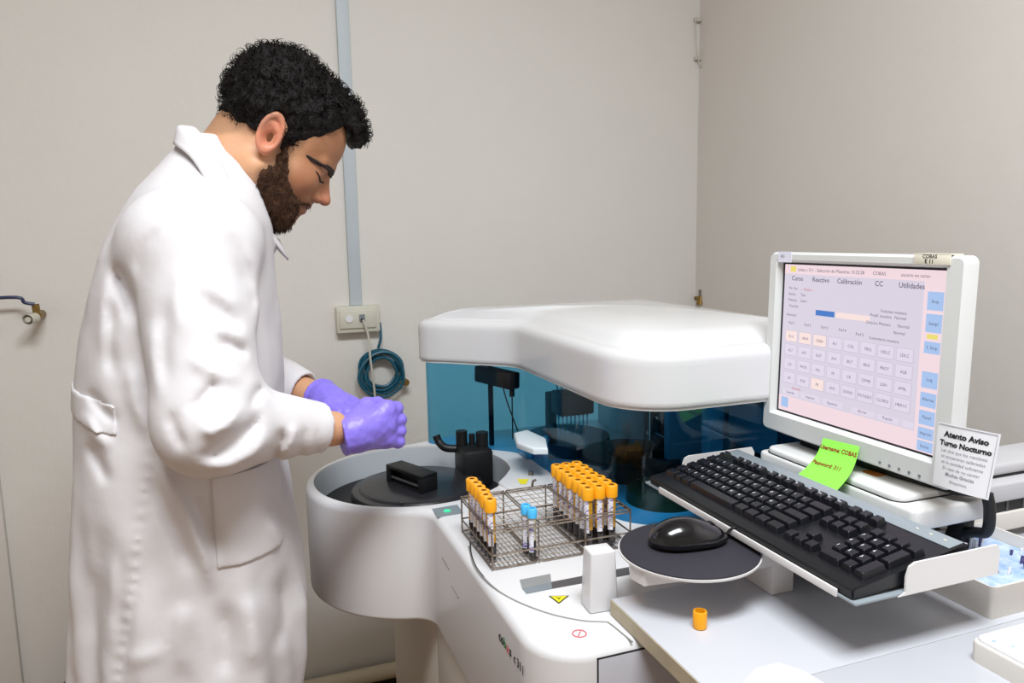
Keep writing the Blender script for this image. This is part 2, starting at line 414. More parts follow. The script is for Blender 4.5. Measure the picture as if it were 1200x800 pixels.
# ------------------------------------------------------------------ the analyser
AN = empty('analyser', 'large white bench analyser with blue tinted cover and round sample well', 'analyser', (.65, 1.25, FZ))
ZD = .93
CX, CY, RIN, ROUT = .325, 1.515, .205, .222
fx = .303
fc = (fx-.05, 1.515-math.sqrt((ROUT+.05)**2-(CX-(fx-.05))**2))
a_line = 0
tp = (CX+(fc[0]-CX)*ROUT/(ROUT+.05), CY+(fc[1]-CY)*ROUT/(ROUT+.05))
a_tp = math.degrees(math.atan2(tp[1]-CY, tp[0]-CX)) % 360
out = []
# clockwise: start on the front edge near end, up the front edge, fillet, round the bulge, far edge, back, near end
f_a1 = math.degrees(math.atan2(tp[1]-fc[1], tp[0]-fc[0]))
out += [(fx, .83)] + arc(fc[0], fc[1], .05, 0, f_a1, 8)
out += arc(CX, CY, ROUT, a_tp, 95, 48)[1:]
out += [(.37, 1.748), (.43, 1.765), (.49, 1.785), (1.05, 1.785), (1.06, 1.775), (1.06, .765), (1.05, .755), (fx+.07, .752)]
out += arc(fx+.07, .752+.07, .07, 270, 180, 8)[1:]
outline = ccw(dedupe(out))
hole = [(CX+RIN*math.cos(a), CY+RIN*math.sin(a)) for a in np.linspace(0, 2*PI, 73)[:-1]]
bm = bmesh.new(); slab(bm, outline, .715, ZD, rt=.014, rb=.008, holes=[hole], hole_z=.852, seg=5)
bm_obj('deck_housing', bm, M_body, AN, 50)
# lining of the sample well
bm = bmesh.new()
cyl(bm, (CX, CY, .8525), (CX, CY, ZD-.004), RIN-.0008, seg=72, caps=False); bm_obj('well_lining', bm, M_innerw, AN, 50)
bm = bmesh.new(); cyl(bm, (CX, CY, .853), (CX, CY, .866), RIN-.006, seg=72); bm_obj('well_floor', bm, M_matte, AN)
# ring of sample positions
bm = bmesh.new()
for rr, nn in ((.187, 56), (.168, 50), (.15, 44)):
    for k in range(nn):
        a = 2*PI*k/nn; c = (CX+rr*math.cos(a), CY+rr*math.sin(a))
        tube(bm, [(c[0]+.0075*math.cos(t), c[1]+.0075*math.sin(t), .868) for t in np.linspace(0, 2*PI, 9)[:-1]], .0016, 4, closed=True)
o = bm_obj('sample_ring', bm, M_disc, AN); o['kind'] = 'stuff'
bm = bmesh.new(); cyl(bm, (CX, CY, .866), (CX, CY, .872), .198, seg=64); bm_obj('ring_plate', bm, M_matte, AN)
# the covering disc
DX, DY = .335, 1.52
bm = bmesh.new()
prof = [(0, .905), (.118, .905), (.122, .9035), (.125, .900), (.138, .898), (.141, .894), (.141, .880), (.135, .874), (0, .874)]
ng = 64; rings = []
for r, z in prof:
    rings.append([bm.verts.new((DX+r*math.cos(2*PI*k/ng), DY+r*math.sin(2*PI*k/ng), z)) for k in range(ng)] if r else [bm.verts.new((DX, DY, z))])
for A, B in zip(rings, rings[1:]):
    for k in range(ng):
        if len(A) == 1: bm.faces.new((A[0], B[k], B[(k+1) % ng]))
        elif len(B) == 1: bm.faces.new((A[k], B[0], A[(k+1) % ng]))
        else: bm.faces.new((A[k], B[k], B[(k+1) % ng], A[(k+1) % ng]))
disc = bm_obj('cover_disc', bm, M_disc, AN, 40)
ha = math.atan2(-.11, .05); HM = Matrix.Translation((.318, 1.508, .905))@Matrix.Rotation(ha, 4, 'Z')
bm = bmesh.new(); box(bm, (-.062, -.021, .030), (.062, .021, .038), .002, M=HM); box(bm, (-.062, -.021, 0), (-.050, .021, .031), .002, M=HM)
box(bm, (.050, -.021, 0), (.062, .021, .031), .002, M=HM); box(bm, (-.05, -.004, 0), (.05, .004, .031), .001, M=HM); box(bm, (-.05, -.02, 0), (.05, .02, .004), .001, M=HM)
bm_obj('handle', bm, M_matte, disc)
bm = bmesh.new(); box(bm, (-.045, -.0195, .012), (.045, -.0175, .016), 0, M=HM); bm_obj('handle_rib', bm, M_slot, disc)
bm = bmesh.new(); q = onz(471, 590, .905); cyl(bm, (q[0], q[1], .905), (q[0], q[1], .908), .0022, seg=12); bm_obj('screw', bm, M_steel, disc)
# cabinet underneath
cab = [(.318, .80), (.318, 1.76), (.33, 1.775), (1.04, 1.775), (1.04, .775), (.35, .775)]
bm = bmesh.new(); slab(bm, cab, FZ+.03, .717, rt=.0, rb=.0); bm_obj('cabinet', bm, M_cab, AN, 30)
bm = bmesh.new(); box(bm, (.312, .80, FZ+.06), (.319, 1.305, .712), .002); bm_obj('cabinet_door', bm, M_cab, AN)
bm = bmesh.new(); box(bm, (.312, 1.311, FZ+.06), (.319, 1.755, .712), .002); bm_obj('cabinet_door', bm, M_cab, AN)
for x_ in (.37, .99):
    for y_ in (.84, 1.68):
        bm = bmesh.new(); cyl(bm, (x_, y_, FZ), (x_, y_, FZ+.032), .025, seg=16); bm_obj('foot', bm, M_black, AN)
# near end panel (grey) with its seams
bm = bmesh.new(); box(bm, (.376, .7507, .725), (1.045, .7535, .9185), .001); bm_obj('end_panel', bm, M_endp, AN)
bm = bmesh.new(); box(bm, (.3742, .7508, .722), (.3757, .7528, .920)); box(bm, (.3745, .7508, .9187), (1.0, .7528, .9200)); bm_obj('end_seam', bm, M_ink, AN)
# groove of the inset deck panel
def on_deck(px, z=ZD): return [tuple(onz(x, y, z)[:2]) for x, y in px]
gp = smooth_path([(a, b, ZD+.0002) for a, b in on_deck([(549, 640), (556, 662), (575, 685), (600, 702), (640, 718), (680, 727), (712, 729)])], 6)+[tuple(onz(718, 733, ZD+.0002)), tuple(onz(741, 752, ZD+.0002))]
bm = bmesh.new(); tube(bm, gp, .0013, 5); bm_obj('panel_seam', bm, M_groove, AN)
gp = smooth_path([tuple(onz(x, y, ZD+.0006)) for x, y in ((551, 633), (552, 648), (558, 664), (567, 676))], 6)
bm = bmesh.new(); tube(bm, gp, .0012, 6); bm_obj('dark_groove_start', bm, M_ink, AN)  # darker start of the panel groove, put in as a thin black strand
# lane slot
def quad_deck(name, px, m_, z=ZD+.0004, t=.0008):
    P = [onz(x, y, z) for x, y in px]; bm = bmesh.new(); a = [bm.verts.new(p) for p in P]; b = [bm.verts.new(p-np.array([0, 0, t])) for p in P]
    bm.faces.new(a); bm.faces.new(b[::-1]); n = len(a)
    for k in range(n): bm.faces.new((a[k], b[k], b[(k+1) % n], a[(k+1) % n]))
    return bm_obj(name, bm, m_, AN)
quad_deck('lane_slot', [(612, 688), (617, 695), (738, 673), (737, 664)], M_slot)
quad_deck('slot_lid', [(609, 679), (645, 672), (646, 682), (612, 689)], M_slotl, ZD+.0012, .0012)
quad_deck('slot_lid', [(612, 689), (646, 682), (647, 689), (617, 695)], M_panelg, ZD+.0012, .0012)
ip = quad_deck('indicator_panel', [(506, 596), (536, 591), (543, 601), (513, 606)], M_panelg)
q = onz(524, 598.5, ZD+.0006); bm = bmesh.new(); cyl(bm, q, q+np.array([0, 0, .0012]), .0065, seg=20); bm_obj('status_light', bm, M_led, ip)
# white block beside the lane
WB = [onz(684, 709, ZD), onz(718, 713, ZD)]
bm = bmesh.new(); M0 = Matrix.Translation((.4255, .8475, ZD))@Matrix.Rotation(math.radians(-4), 4, 'Z')
vs = box(bm, (-.0205, -.017, 0), (.0205, .017, .082), .003, 3)
for vv in vs:
    k = 1-.16*max(0, vv.co.z)/.082; vv.co.x *= k; vv.co.y = vv.co.y*k+.0
place(bm, M0); bm_obj('lane_block', bm, M_body, AN)
# stickers: warning triangle, prohibition mark, wedge label
def tri_label(name, px, z):
    P = [onz(x, y, z) for x, y in px]; c = sum(P)/3
    bm = bmesh.new(); a = [bm.verts.new(p) for p in P]; bm.faces.new(a); o1 = bm_obj(name, bm, M_ink, AN)
    bm = bmesh.new(); a = [bm.verts.new(c+(p-c)*.8+np.array([0, 0, .0002])) for p in P]; bm.faces.new(a); bm_obj('yellow_field', bm, M_yellow, o1)
    bm = bmesh.new(); d = np.array([.0, .0, .0004])
    s1 = c+(P[2]-c)*.3; s2 = c+(P[0]-c)*.3; s3 = c+(P[1]-c)*.2
    tube(bm, [s3+d, c+d, s1+d], .0006, 4); tube(bm, [s2+d, c+d], .0006, 4); bm_obj('warning_mark', bm, M_ink, o1)
tri_label('warning_sticker', [(643, 698), (667, 697.5), (655, 707)], ZD+.0006)
q = onz(679, 742, ZD+.0006); bm = bmesh.new()
tube(bm, [(q[0]+.0085*math.cos(a), q[1]+.0085*math.sin(a), q[2]) for a in np.linspace(0, 2*PI, 29)[:-1]], .0008, 4, closed=True)
tube(bm, [(q[0]+.006*math.cos(.9), q[1]+.006*math.sin(.9), q[2]), (q[0]-.006*math.cos(.9), q[1]-.006*math.sin(.9), q[2])], .0007, 4); bm_obj('prohibition_sticker', bm, M_red, AN)
wp = on_deck([(584, 568), (592, 560), (600, 549), (604, 546), (618, 549), (640, 553), (652, 563), (655, 590), (640, 592), (620, 580), (600, 578)])
bm = bmesh.new(); slab(bm, wp, ZD-.001, ZD+.006, rt=.002, seg=2); wg = bm_obj('wedge_plate', bm, M_body, AN)
q = [onz(x, y, ZD+.0065) for x, y in ((606, 561), (620, 561), (616, 567), (610, 567))]
bm = bmesh.new(); bm.faces.new([bm.verts.new(p) for p in q]); bm_obj('yellow_label', bm, M_yellow, wg)
q = onz(622, 556, ZD+.006); bm = bmesh.new(); cyl(bm, q, q+np.array([0, 0, .008]), .006, .005, seg=14); bm_obj('latch_knob', bm, M_steel, wg)
# logo on the front face  "cobas c 311"
lm = frame((fx-.0008, .905, .880), (0, -1, 0), (0, 0, 1))@Matrix.Scale(.66, 4)
bm = text_mesh([('c', 0, 0, .030, 'LEFT', .0004), ('o', .014, 0, .030, 'LEFT', .0004)], extrude=.0003); place(bm, lm); lg = bm_obj('logo_text', bm, M_ink, AN, None)
bm = text_mesh([('b', .031, 0, .030, 'LEFT', .0004)], extrude=.0003); place(bm, lm); bm_obj('logo_text', bm, M_green_ink, AN, None)
bm = text_mesh([('a', .048, 0, .030, 'LEFT', .0004)], extrude=.0003); place(bm, lm); bm_obj('logo_text', bm, M_red, AN, None)
bm = text_mesh([('s', .064, 0, .030, 'LEFT', .0004), ('c', .088, 0, .026, 'LEFT', 0), ('311', .106, 0, .026, 'LEFT', 0)], extrude=.0003); place(bm, lm); bm_obj('logo_text', bm, M_ink, AN, None)
# finger grooves on the front
for (y0_, y1_, z_) in ((1.16, 1.205, .870), (1.105, 1.145, .845)):
    bm = bmesh.new(); tube(bm, [(fx-.0002, y0_, z_), (fx-.0002, y1_, z_+.002)], .0012, 6); bm_obj('front_groove', bm, M_groove, AN)

# --- cover and tinted glass
cov = [(1.03, 1.775), (.49, 1.775)]
cov += [(.448, 1.771), (.420, 1.762), (.402, 1.748), (.396, 1.735), (.398, 1.718), (.412, 1.695)]
cov += [(.447, 1.668), (.494, 1.624), (.530, 1.590), (.556, 1.564), (.568, 1.543), (.572, 1.515)]
cov += [(.572, 1.456), (.572, 1.352), (.572, 1.248), (.572, 1.165)]
cov += arc(.687, 1.153, .115, 180, 270, 9)[1:]+[(.78, 1.038), (.88, 1.038), (.98, 1.038)]
cov += arc(1.0, 1.068, .03, 270, 360, 4)+[(1.03, 1.25), (1.03, 1.55)]
cov = ccw(dedupe(cov))
bm = bmesh.new()
lev = [(.012, 1.134), (.003, 1.1345), (0, 1.138), (0, 1.145), (0, 1.204), (0, 1.212), (.0012, 1.2185), (.005, 1.2245), (.011, 1.2285), (.017, 1.230), (.022, 1.231), (.03, 1.2335), (.05, 1.2405), (.08, 1.249), (.115, 1.256)]
loops = []
def tz(p, z):   # the lid domes slightly and rises towards the back
    return z
cen = np.array([.80, 1.42])
for d, z in lev:
    L_ = offset(cov, min(d, .03)) if d else cov
    if d > .03:
        k = (d-.03)*1.9; L_ = [tuple(np.array(p)+(cen-np.array(p))*min(k, .6)) for p in L_]
    loops.append([bm.verts.new((p[0], p[1], z)) for p in L_])
n = len(cov)
for A, B in zip(loops, loops[1:]):
    for k in range(n): bm.faces.new((A[k], A[(k+1) % n], B[(k+1) % n], B[k]))
bm.faces.new(loops[0][::-1])
c_ = bm.verts.new((cen[0], cen[1], 1.270)); T = loops[-1]
md = [bm.verts.new(((v_.co.x+c_.co.x)/2, (v_.co.y+c_.co.y)/2, 1.266)) for v_ in T]
for k in range(n):
    bm.faces.new((T[k], T[(k+1) % n], md[(k+1) % n], md[k])); bm.faces.new((md[k], md[(k+1) % n], c_))
hood = bm_obj('hood', bm, M_cover, AN, 60)
bm = bmesh.new(); oi = offset(cov, .010)
A = [bm.verts.new((p[0], p[1], 1.1305)) for p in offset(cov, .004)]; B = [bm.verts.new((p[0], p[1], 1.1365)) for p in offset(cov, .004)]
for k in range(n): bm.faces.new((A[k], A[(k+1) % n], B[(k+1) % n], B[k]))
bm.faces.new(A[::-1]); bm.faces.new(B); bm_obj('hood_lip', bm, M_mon, hood, 60)
# glass wall: front run of the outline from the far left corner to the back right
gi = offset(cov, .014); idx = [i for i, p in enumerate(gi) if not (p[0] > 1.0 and p[1] > 1.07) and not (p[1] > 1.74 and p[0] > .41)]
# order along the outline
start = None
for i in range(n):
    if i in idx and (i-1) % n not in idx: start = i
run = []; i = start
while i in idx and len(run) < n: run.append(gi[i]); i = (i+1) % n
ln = sorted([run], key=len)[0]
bm = bmesh.new()
inn = []
for i, p in enumerate(ln):
    a = np.array(ln[max(i-1, 0)]); b = np.array(ln[min(i+1, len(ln)-1)]); t = (b-a)/np.linalg.norm(b-a); inn.append(tuple(np.array(p)+np.array([-t[1], t[0]])*.004))
vb = [[bm.verts.new((q[0], q[1], z)) for q in s] for s in (ln, inn) for z in (ZD+.001, 1.134)]
def strip(A, B):
    for k in range(len(A)-1): bm.faces.new((A[k], A[k+1], B[k+1], B[k]))
strip(vb[0], vb[1]); strip(vb[2], vb[3]); strip(vb[0], vb[2]); strip(vb[1], vb[3])
bm.faces.new((vb[0][0], vb[1][0], vb[3][0], vb[2][0])); bm.faces.new((vb[0][-1], vb[1][-1], vb[3][-1], vb[2][-1]))
bm_obj('tinted_glass', bm, M_glass, AN, 40)
# inside: back wall, dividers
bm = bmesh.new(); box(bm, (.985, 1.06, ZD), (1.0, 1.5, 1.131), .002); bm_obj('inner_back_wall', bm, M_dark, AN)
bm = bmesh.new(); box(bm, (.87, 1.50, ZD), (.885, 1.74, 1.131), .002); bm_obj('inner_back_wall', bm, M_inpan, AN)
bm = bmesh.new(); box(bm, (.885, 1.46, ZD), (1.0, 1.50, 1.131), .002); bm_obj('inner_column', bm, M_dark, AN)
bm = bmesh.new(); box(bm, (.80, 1.28, ZD), (.985, 1.30, 1.131), .002); bm_obj('inner_divider', bm, M_inpan, AN)
bm = bmesh.new(); box(bm, (.93, 1.09, .99), (.984, 1.27, 1.09), .01); bm_obj('pump_unit', bm, M_inpan, AN)
bm = bmesh.new(); box(bm, (.80, 1.14, ZD), (.83, 1.17, 1.131), .004); bm_obj('support_post', bm, M_inpan, AN)
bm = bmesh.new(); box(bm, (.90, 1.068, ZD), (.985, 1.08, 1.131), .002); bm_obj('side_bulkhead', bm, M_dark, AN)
# reagent disc and reaction wheel (dark rounds)
bm = bmesh.new(); cyl(bm, (.76, 1.36, ZD), (.76, 1.36, ZD+.035), .11, .105, seg=56); cyl(bm, (.76, 1.36, ZD+.035), (.76, 1.36, ZD+.05), .05, .045, seg=32); bm_obj('reagent_disc', bm, M_matte, AN, 40)
bm = bmesh.new(); cyl(bm, (.70, 1.56, ZD), (.70, 1.56, ZD+.03), .10, .098, seg=48); bm_obj('reaction_wheel', bm, M_dark, AN, 40)
bm = bmesh.new(); cyl(bm, (.72, 1.17, ZD), (.72, 1.17, ZD+.022), .07, .067, seg=40); bm_obj('wash_station', bm, mat('amber_dark_disc', '#5a3d16', .4, var=.3, vscale=30), AN, 40)
# white wash arm cover
w1 = [onz(x, y, 1.0)[:2] for x, y in ((602, 510), (618, 506), (640, 516), (642, 528), (625, 528), (606, 521))]
bm = bmesh.new(); slab(bm, [tuple(p) for p in w1], .992, 1.006, rt=.004, rb=.002, seg=3); cyl(bm, (.60, 1.45, ZD), (.60, 1.45, .995), .006, seg=16); bm_obj('probe_cover', bm, M_inlight, AN)
# probe arm: pole, dark housing, probe
P1 = ony(576, 505, 1.65); zt = 1.10
bm = bmesh.new(); cyl(bm, (P1[0], 1.65, ZD), (P1[0], 1.65, 1.13), .0062, seg=14); bm_obj('probe_pole', bm, M_matte, AN)
A0 = ony(564, 442, 1.67); A1 = ony(601, 448, 1.57)
am = frame(((A0[0]+A1[0])/2, 1.62, 1.098), (A1[0]-A0[0], -.10, -.004), (0, 0, 1))
bm = bmesh.new(); vs = box(bm, (-.062, -.018, -.016), (.062, .020, .016), .004)
place(bm, am); arm_ = bm_obj('probe_arm', bm, M_matte, AN)
A2 = ony(600, 462, 1.575); bm = bmesh.new(); cyl(bm, (A2[0], 1.575, 1.06), (A2[0], 1.575, 1.09), .006, seg=10); cyl(bm, (A2[0], 1.575, .96), (A2[0], 1.575, 1.06), .0015, seg=6); bm_obj('probe', bm, M_matte, arm_)
bm = bmesh.new(); tube(bm, smooth_path([ony(588, 448, 1.57), ony(594, 470, 1.565), ony(602, 492, 1.56), ony(607, 505, 1.56)], 4), .0016, 6); bm_obj('probe_tubing', bm, M_matte, AN)
# dark upright parts at the edge of the well
bm = bmesh.new(); box(bm, (.438, 1.525, .873), (.508, 1.605, .958), .010); bm_obj('mixer_block', bm, M_matte, AN)
for x_, y_, r_, z_ in ((.452, 1.585, .013, .990), (.473, 1.575, .007, .983), (.492, 1.56, .014, .989)):
    bm = bmesh.new(); cyl(bm, (x_, y_, .94), (x_, y_, z_), r_, seg=18); bm_obj('mixer_turret', bm, M_matte, AN, 40)
bm = bmesh.new(); tube(bm, smooth_path([(.402, 1.62, .976), (.408, 1.615, .960), (.420, 1.60, .950), (.45, 1.59, .948)], 4), .009, 10); bm_obj('mixer_hose', bm, M_matte, AN)
# cuvette washer block with tubing
bx0 = ony(650, 470, 1.46); bx1 = ony(692, 495, 1.40)
wb = bmesh.new(); box(wb, (.632, 1.440, 1.035), (.712, 1.495, 1.085), .004); wo = bm_obj('washer_block', wb, mat('washer_grey', '#4c4a4a', .5, var=.08, vscale=30), AN)
bm = bmesh.new(); box(bm, (.632, 1.50, ZD), (.650, 1.53, 1.075), .004); bm_obj('washer_column', bm, M_matte, AN)
bm = bmesh.new()
for k in range(8):
    x_ = .638+k*.0098; tube(bm, smooth_path([(x_, 1.465, 1.085), (x_-.004, 1.47, 1.11), (x_+.004, 1.475, 1.133)], 3), .0012, 5)
bm_obj('washer_tubing', bm, M_matte, wo)
bm = bmesh.new()
for k in range(8):
    x_ = .638+k*.0098; cyl(bm, (x_, 1.465, .985), (x_, 1.465, 1.035), .0011, seg=6); cyl(bm, (x_, 1.465, 1.027), (x_, 1.465, 1.035), .003, seg=8)
bm_obj('washer_probes', bm, M_inlight, wo)
bm = bmesh.new(); tube(bm, [onz(x, y, z) for x, y, z in ((768, 507, .97), (815, 530, .965))], .0016, 6); bm_obj('steel_rod', bm, M_inlight, AN)
bm = bmesh.new(); box(bm, (.575, 1.50, ZD), (.63, 1.56, .95), .006); bm_obj('wash_cup', bm, mat('blue_wash_cup', '#2f8fc8', .35, var=.1, vscale=20), AN)

# ------------------------------------------------------------------ tube rack and tubes
RX0, RX1, RY0, RY1, RZ0, RZ1 = .328, .558, 1.003, 1.162, ZD+.003, .992
RK = empty('tube_rack', 'rusty wire test tube rack standing on the analyser deck', 'rack', ((RX0+RX1)/2, (RY0+RY1)/2, ZD))
def loop_rect(bm, x0, x1, y0, y1, z, r, rad=.006):
    pts = []
    for cx_, cy_, a0 in ((x1-rad, y1-rad, 0), (x0+rad, y1-rad, 90), (x0+rad, y0+rad, 180), (x1-rad, y0+rad, 270)):
        for k in range(4): a = math.radians(a0+30*k); pts.append((cx_+rad*math.cos(a), cy_+rad*math.sin(a), z))
    tube(bm, pts, r, 6, closed=True)
secs = [(RX0, .400), (.4045, .478), (.482, RX1)]
for nm, zz in (('bottom_grid', RZ0), ('top_grid', RZ1)):
    bm = bmesh.new()
    for (a, b) in secs:
        loop_rect(bm, a, b, RY0, RY1, zz, .0013)
        nx = 5; ny = 9
        for k in range(1, nx): x_ = a+(b-a)*k/nx; tube(bm, [(x_, RY0, zz), (x_, RY1, zz)], .0007, 4)
        for k in range(1, ny): y_ = RY0+(RY1-RY0)*k/ny; tube(bm, [(a, y_, zz), (b, y_, zz)], .0007, 4)
        if nm == 'bottom_grid':
            for k in range(nx): x_ = a+(b-a)*(k+.5)/nx; tube(bm, [(x_, RY0, zz), (x_, RY1, zz)], .0006, 4)
    bm_obj(nm, bm, M_rack, RK)
bm = bmesh.new()
for zz in (ZD+.024, RZ1-.004): loop_rect(bm, RX0-.001, RX1+.001, RY0-.001, RY1+.001, zz, .0014)
bm_obj('side_rails', bm, M_rack, RK)
for x_ in (RX0, .402, .480, RX1):
    for y_ in (RY0, RY1):
        bm = bmesh.new(); cyl(bm, (x_, y_, ZD), (x_, y_, RZ1+.001), .0014, seg=8); bm_obj('upright_wire', bm, M_rack, RK)
bm = bmesh.new(); tube(bm, smooth_path([(.455, RY1, RZ1), (.457, RY1, RZ1+.01), (.462, RY1-.002, RZ1+.012)], 4), .002, 6); bm_obj('bent_hook', bm, M_rack, RK)

def lathe(bm, prof, seg=14, mi=0):
    rings = []
    for r, z in prof: rings.append([bm.verts.new((r*math.cos(2*PI*k/seg), r*math.sin(2*PI*k/seg), z)) for k in range(seg)] if r > 1e-6 else [bm.verts.new((0, 0, z))])
    for A, B in zip(rings, rings[1:]):
        for k in range(seg):
            k2 = (k+1) % seg
            if len(A) == 1: f = bm.faces.new((A[0], B[k], B[k2]))
            elif len(B) == 1: f = bm.faces.new((A[k], B[0], A[k2]))
            else: f = bm.faces.new((A[k], B[k], B[k2], A[k2]))
            f.material_index = mi
def tube_meshes(kind):
    R = .0072 if kind == 'amber' else .0060; H = .098 if kind == 'amber' else .080; CH_ = .0190 if kind == 'amber' else .0145; RC = .0098 if kind == 'amber' else .0076
    d = {}
    bm = bmesh.new(); lathe(bm, [(0, 0), (R*.6, .001), (R*.95, .004), (R, .007), (R, .030), (0, .030)]); d['clot'] = (bm, M_clot if kind == 'amber' else M_clot)
    bm = bmesh.new(); lathe(bm, [(0, .0302), (R, .0302), (R, H-.014), (0, H-.014)]); d['serum'] = (bm, M_serum if kind == 'amber' else M_tubegl)
    bm = bmesh.new(); a0, a1 = math.radians(212), math.radians(278); vs0 = []
    zz0, zz1 = (.026, H-.020) if kind == 'amber' else (.012, H-.018)
    for k in range(7): a = a0+(a1-a0)*k/6; vs0.append([bm.verts.new(((R+.0004)*math.cos(a), (R+.0004)*math.sin(a), z)) for z in (zz0, zz1)])
    for A, B in zip(vs0, vs0[1:]): bm.faces.new((A[0], B[0], B[1], A[1]))
    d['label'] = (bm, M_lab)
    bm = bmesh.new(); z1 = H; z0_ = H-CH_
    lathe(bm, [(R*.9, z0_), (RC, z0_), (RC, z1-.0012), (RC-.0012, z1), (.0042, z1), (.0038, z1-.006), (0, z1-.006)], 16)
    d['cap'] = (bm, M_cap if kind == 'amber' else M_blucap)
    return {k: (v_[0], v_[1]) for k, v_ in d.items()}, H
def make_tube(kind, label, group):
    parts, H = tube_meshes(kind)
    r = empty('sample_tube', label, 'tube', (0, 0, 0), group)
    for k, (bm, m_) in parts.items():
        o_ = bm_obj({'clot': 'blood_clot', 'serum': 'tube_body', 'label': 'tube_label', 'cap': 'cap'}[k], bm, m_, r, 45)
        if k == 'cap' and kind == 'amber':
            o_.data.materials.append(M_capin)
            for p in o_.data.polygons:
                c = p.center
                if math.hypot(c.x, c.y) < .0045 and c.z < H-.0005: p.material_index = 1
    return r
def copy_tree(o_, parent=None):
    c = o_.copy(); COL.objects.link(c); c.parent = parent
    for ch in o_.children: copy_tree(ch, c)
    return c
amber = make_tube('amber', '', 'amber capped sample tubes in the wire rack')
ords = ['front', 'second', 'third', 'fourth', 'fifth', 'sixth', 'rearmost']
spots = []
for r_ in range(6): spots.append(('L', r_, .336+.0006*r_, 1.0285+r_*.0205))
for r_ in range(7):
    for c_i in range(3): spots.append((c_i, r_, .4920+c_i*.0194, 1.0165+r_*.0208))
for i, (c_i, r_, x_, y_) in enumerate(spots):
    o_ = amber if i == 0 else copy_tree(amber)
    o_.location = (x_+random.uniform(-.0006, .0006), y_+random.uniform(-.0006, .0006), ZD+.0045)
    o_.rotation_euler = (random.uniform(-.02, .02), random.uniform(-.02, .02), random.uniform(-.5, .45))
    if c_i == 'L':
        o_['label'] = 'amber capped sample tube in the single row at the left of the rack, ' + (ords[r_] if r_ < 5 else 'rearmost') + ' one'
    else:
        o_['label'] = 'amber capped sample tube in the right block of the rack, ' + ['left', 'middle', 'right'][c_i] + ' column, ' + ords[r_] + ' row'
blue = make_tube('blue', 'light blue capped tube standing in the rack, front one of the pair', 'light blue capped tubes')
blue.location = (.3955, 1.0125, ZD+.0045); blue.rotation_euler = (0, 0, -.2)
b2 = copy_tree(blue); b2.location = (.392, 1.0305, ZD+.0045); b2['label'] = 'light blue capped tube standing in the rack, rear one of the pair'
# lone cap on the table is built with the table

# ------------------------------------------------------------------ table and what stands on it
TZ = .952; TX0, TY1 = .430, .822
TB = empty('work_table', 'white laminate worktop with beige edge at the lower right', 'table', (1.0, .4, FZ))
bm = bmesh.new(); box(bm, (TX0, .592, TZ-.020), (1.50, TY1, TZ), .0012); bm_obj('tabletop', bm, M_table, TB)
bm = bmesh.new(); box(bm, (TX0, -.2, TZ-.020), (1.50, .5914, TZ), .0012); bm_obj('tabletop', bm, M_table, TB)
bm = bmesh.new(); box(bm, (TX0-.0015, -.2, TZ-.0205), (TX0-.0002, TY1, TZ-.0006)); bm_obj('edge_band', bm, M_edge, TB)
for x_, y_ in ((.50, -.1), (1.44, -.1), (1.44, .70), (.50, .66)):
    bm = bmesh.new(); box(bm, (x_-.02, y_-.02, FZ), (x_+.02, y_+.02, TZ-.0205), .002); bm_obj('leg', bm, M_endp, TB)
q = onz(820, 735, TZ)
lc = bmesh.new(); lathe(lc, [(0, 0), (.0072, 0), (.0084, .001), (.0084, .0205), (.0076, .0215), (.0062, .0215), (.0058, .014), (0, .014)], 24)
o = bm_obj('loose_cap', lc, [M_cap, M_capin], None, 45); o.location = (q[0], q[1], TZ)
tag(o, 'single loose amber tube cap lying on the white table', 'cap')
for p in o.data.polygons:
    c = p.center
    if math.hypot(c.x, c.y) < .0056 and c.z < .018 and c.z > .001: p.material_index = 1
# folded paper
pp = [onz(868, 803, TZ+.001), onz(885, 783, TZ+.003), onz(912, 776, TZ+.006), onz(940, 785, TZ+.003), onz(966, 800, TZ+.001), onz(950, 812, TZ+.001), onz(900, 815, TZ+.001)]
bm = bmesh.new(); a = [bm.verts.new(p) for p in pp]; b = [bm.verts.new(p-np.array([0, 0, .0009])) for p in pp]; k_ = bm.verts.new(sum(pp)/len(pp)+np.array([0, 0, .004]))
for i in range(len(a)): bm.faces.new((a[i], a[(i+1) % len(a)], k_)); bm.faces.new((a[i], b[i], b[(i+1) % len(a)], a[(i+1) % len(a)]))
bm.faces.new(b[::-1]); o = bm_obj('crumpled_paper', bm, M_paper, None, 10); base_origin(o); tag(o, 'crumpled white paper on the table at the bottom edge', 'paper')

# keyboard tray
TRX0, TRX1, TRY0, TRY1, TRZ = .603, .806, .581, 1.019, 1.0262
TR = empty('keyboard_tray', 'white metal pull-out keyboard tray with raised ends under the black keyboard', 'tray', ((TRX0+TRX1)/2, (TRY0+TRY1)/2, TZ))
bm = bmesh.new(); box(bm, (.5935, TRY0, TRZ-.0015), (TRX1, TRY1, TRZ+.0015), .0007); bm_obj('tray_plate', bm, M_trayin, TR)
bm = bmesh.new(); box(bm, (.5915, .607, 1.0235), (.5945, .975, 1.0330), .001); bm_obj('front_lip', bm, M_tray, TR)
for y_, nm in ((TRY0, 'near'), (TRY1, 'far')):
    bm = bmesh.new(); prof = [(.652, TRZ-.0015), (.802, TRZ-.0015), (.803, TRZ+.026), (.798, TRZ+.0345), (.674, TRZ+.0345), (.666, TRZ+.031), (.662, TRZ+.02), (.662, TRZ+.002)]
    a = [bm.verts.new((x_, y_-.0012, z_)) for x_, z_ in prof]; b = [bm.verts.new((x_, y_+.0012, z_)) for x_, z_ in prof]
    bm.faces.new(a); bm.faces.new(b[::-1])
    for i in range(len(a)): bm.faces.new((a[i], b[i], b[(i+1) % len(a)], a[(i+1) % len(a)]))
    bm_obj('end_rail', bm, M_tray, TR)
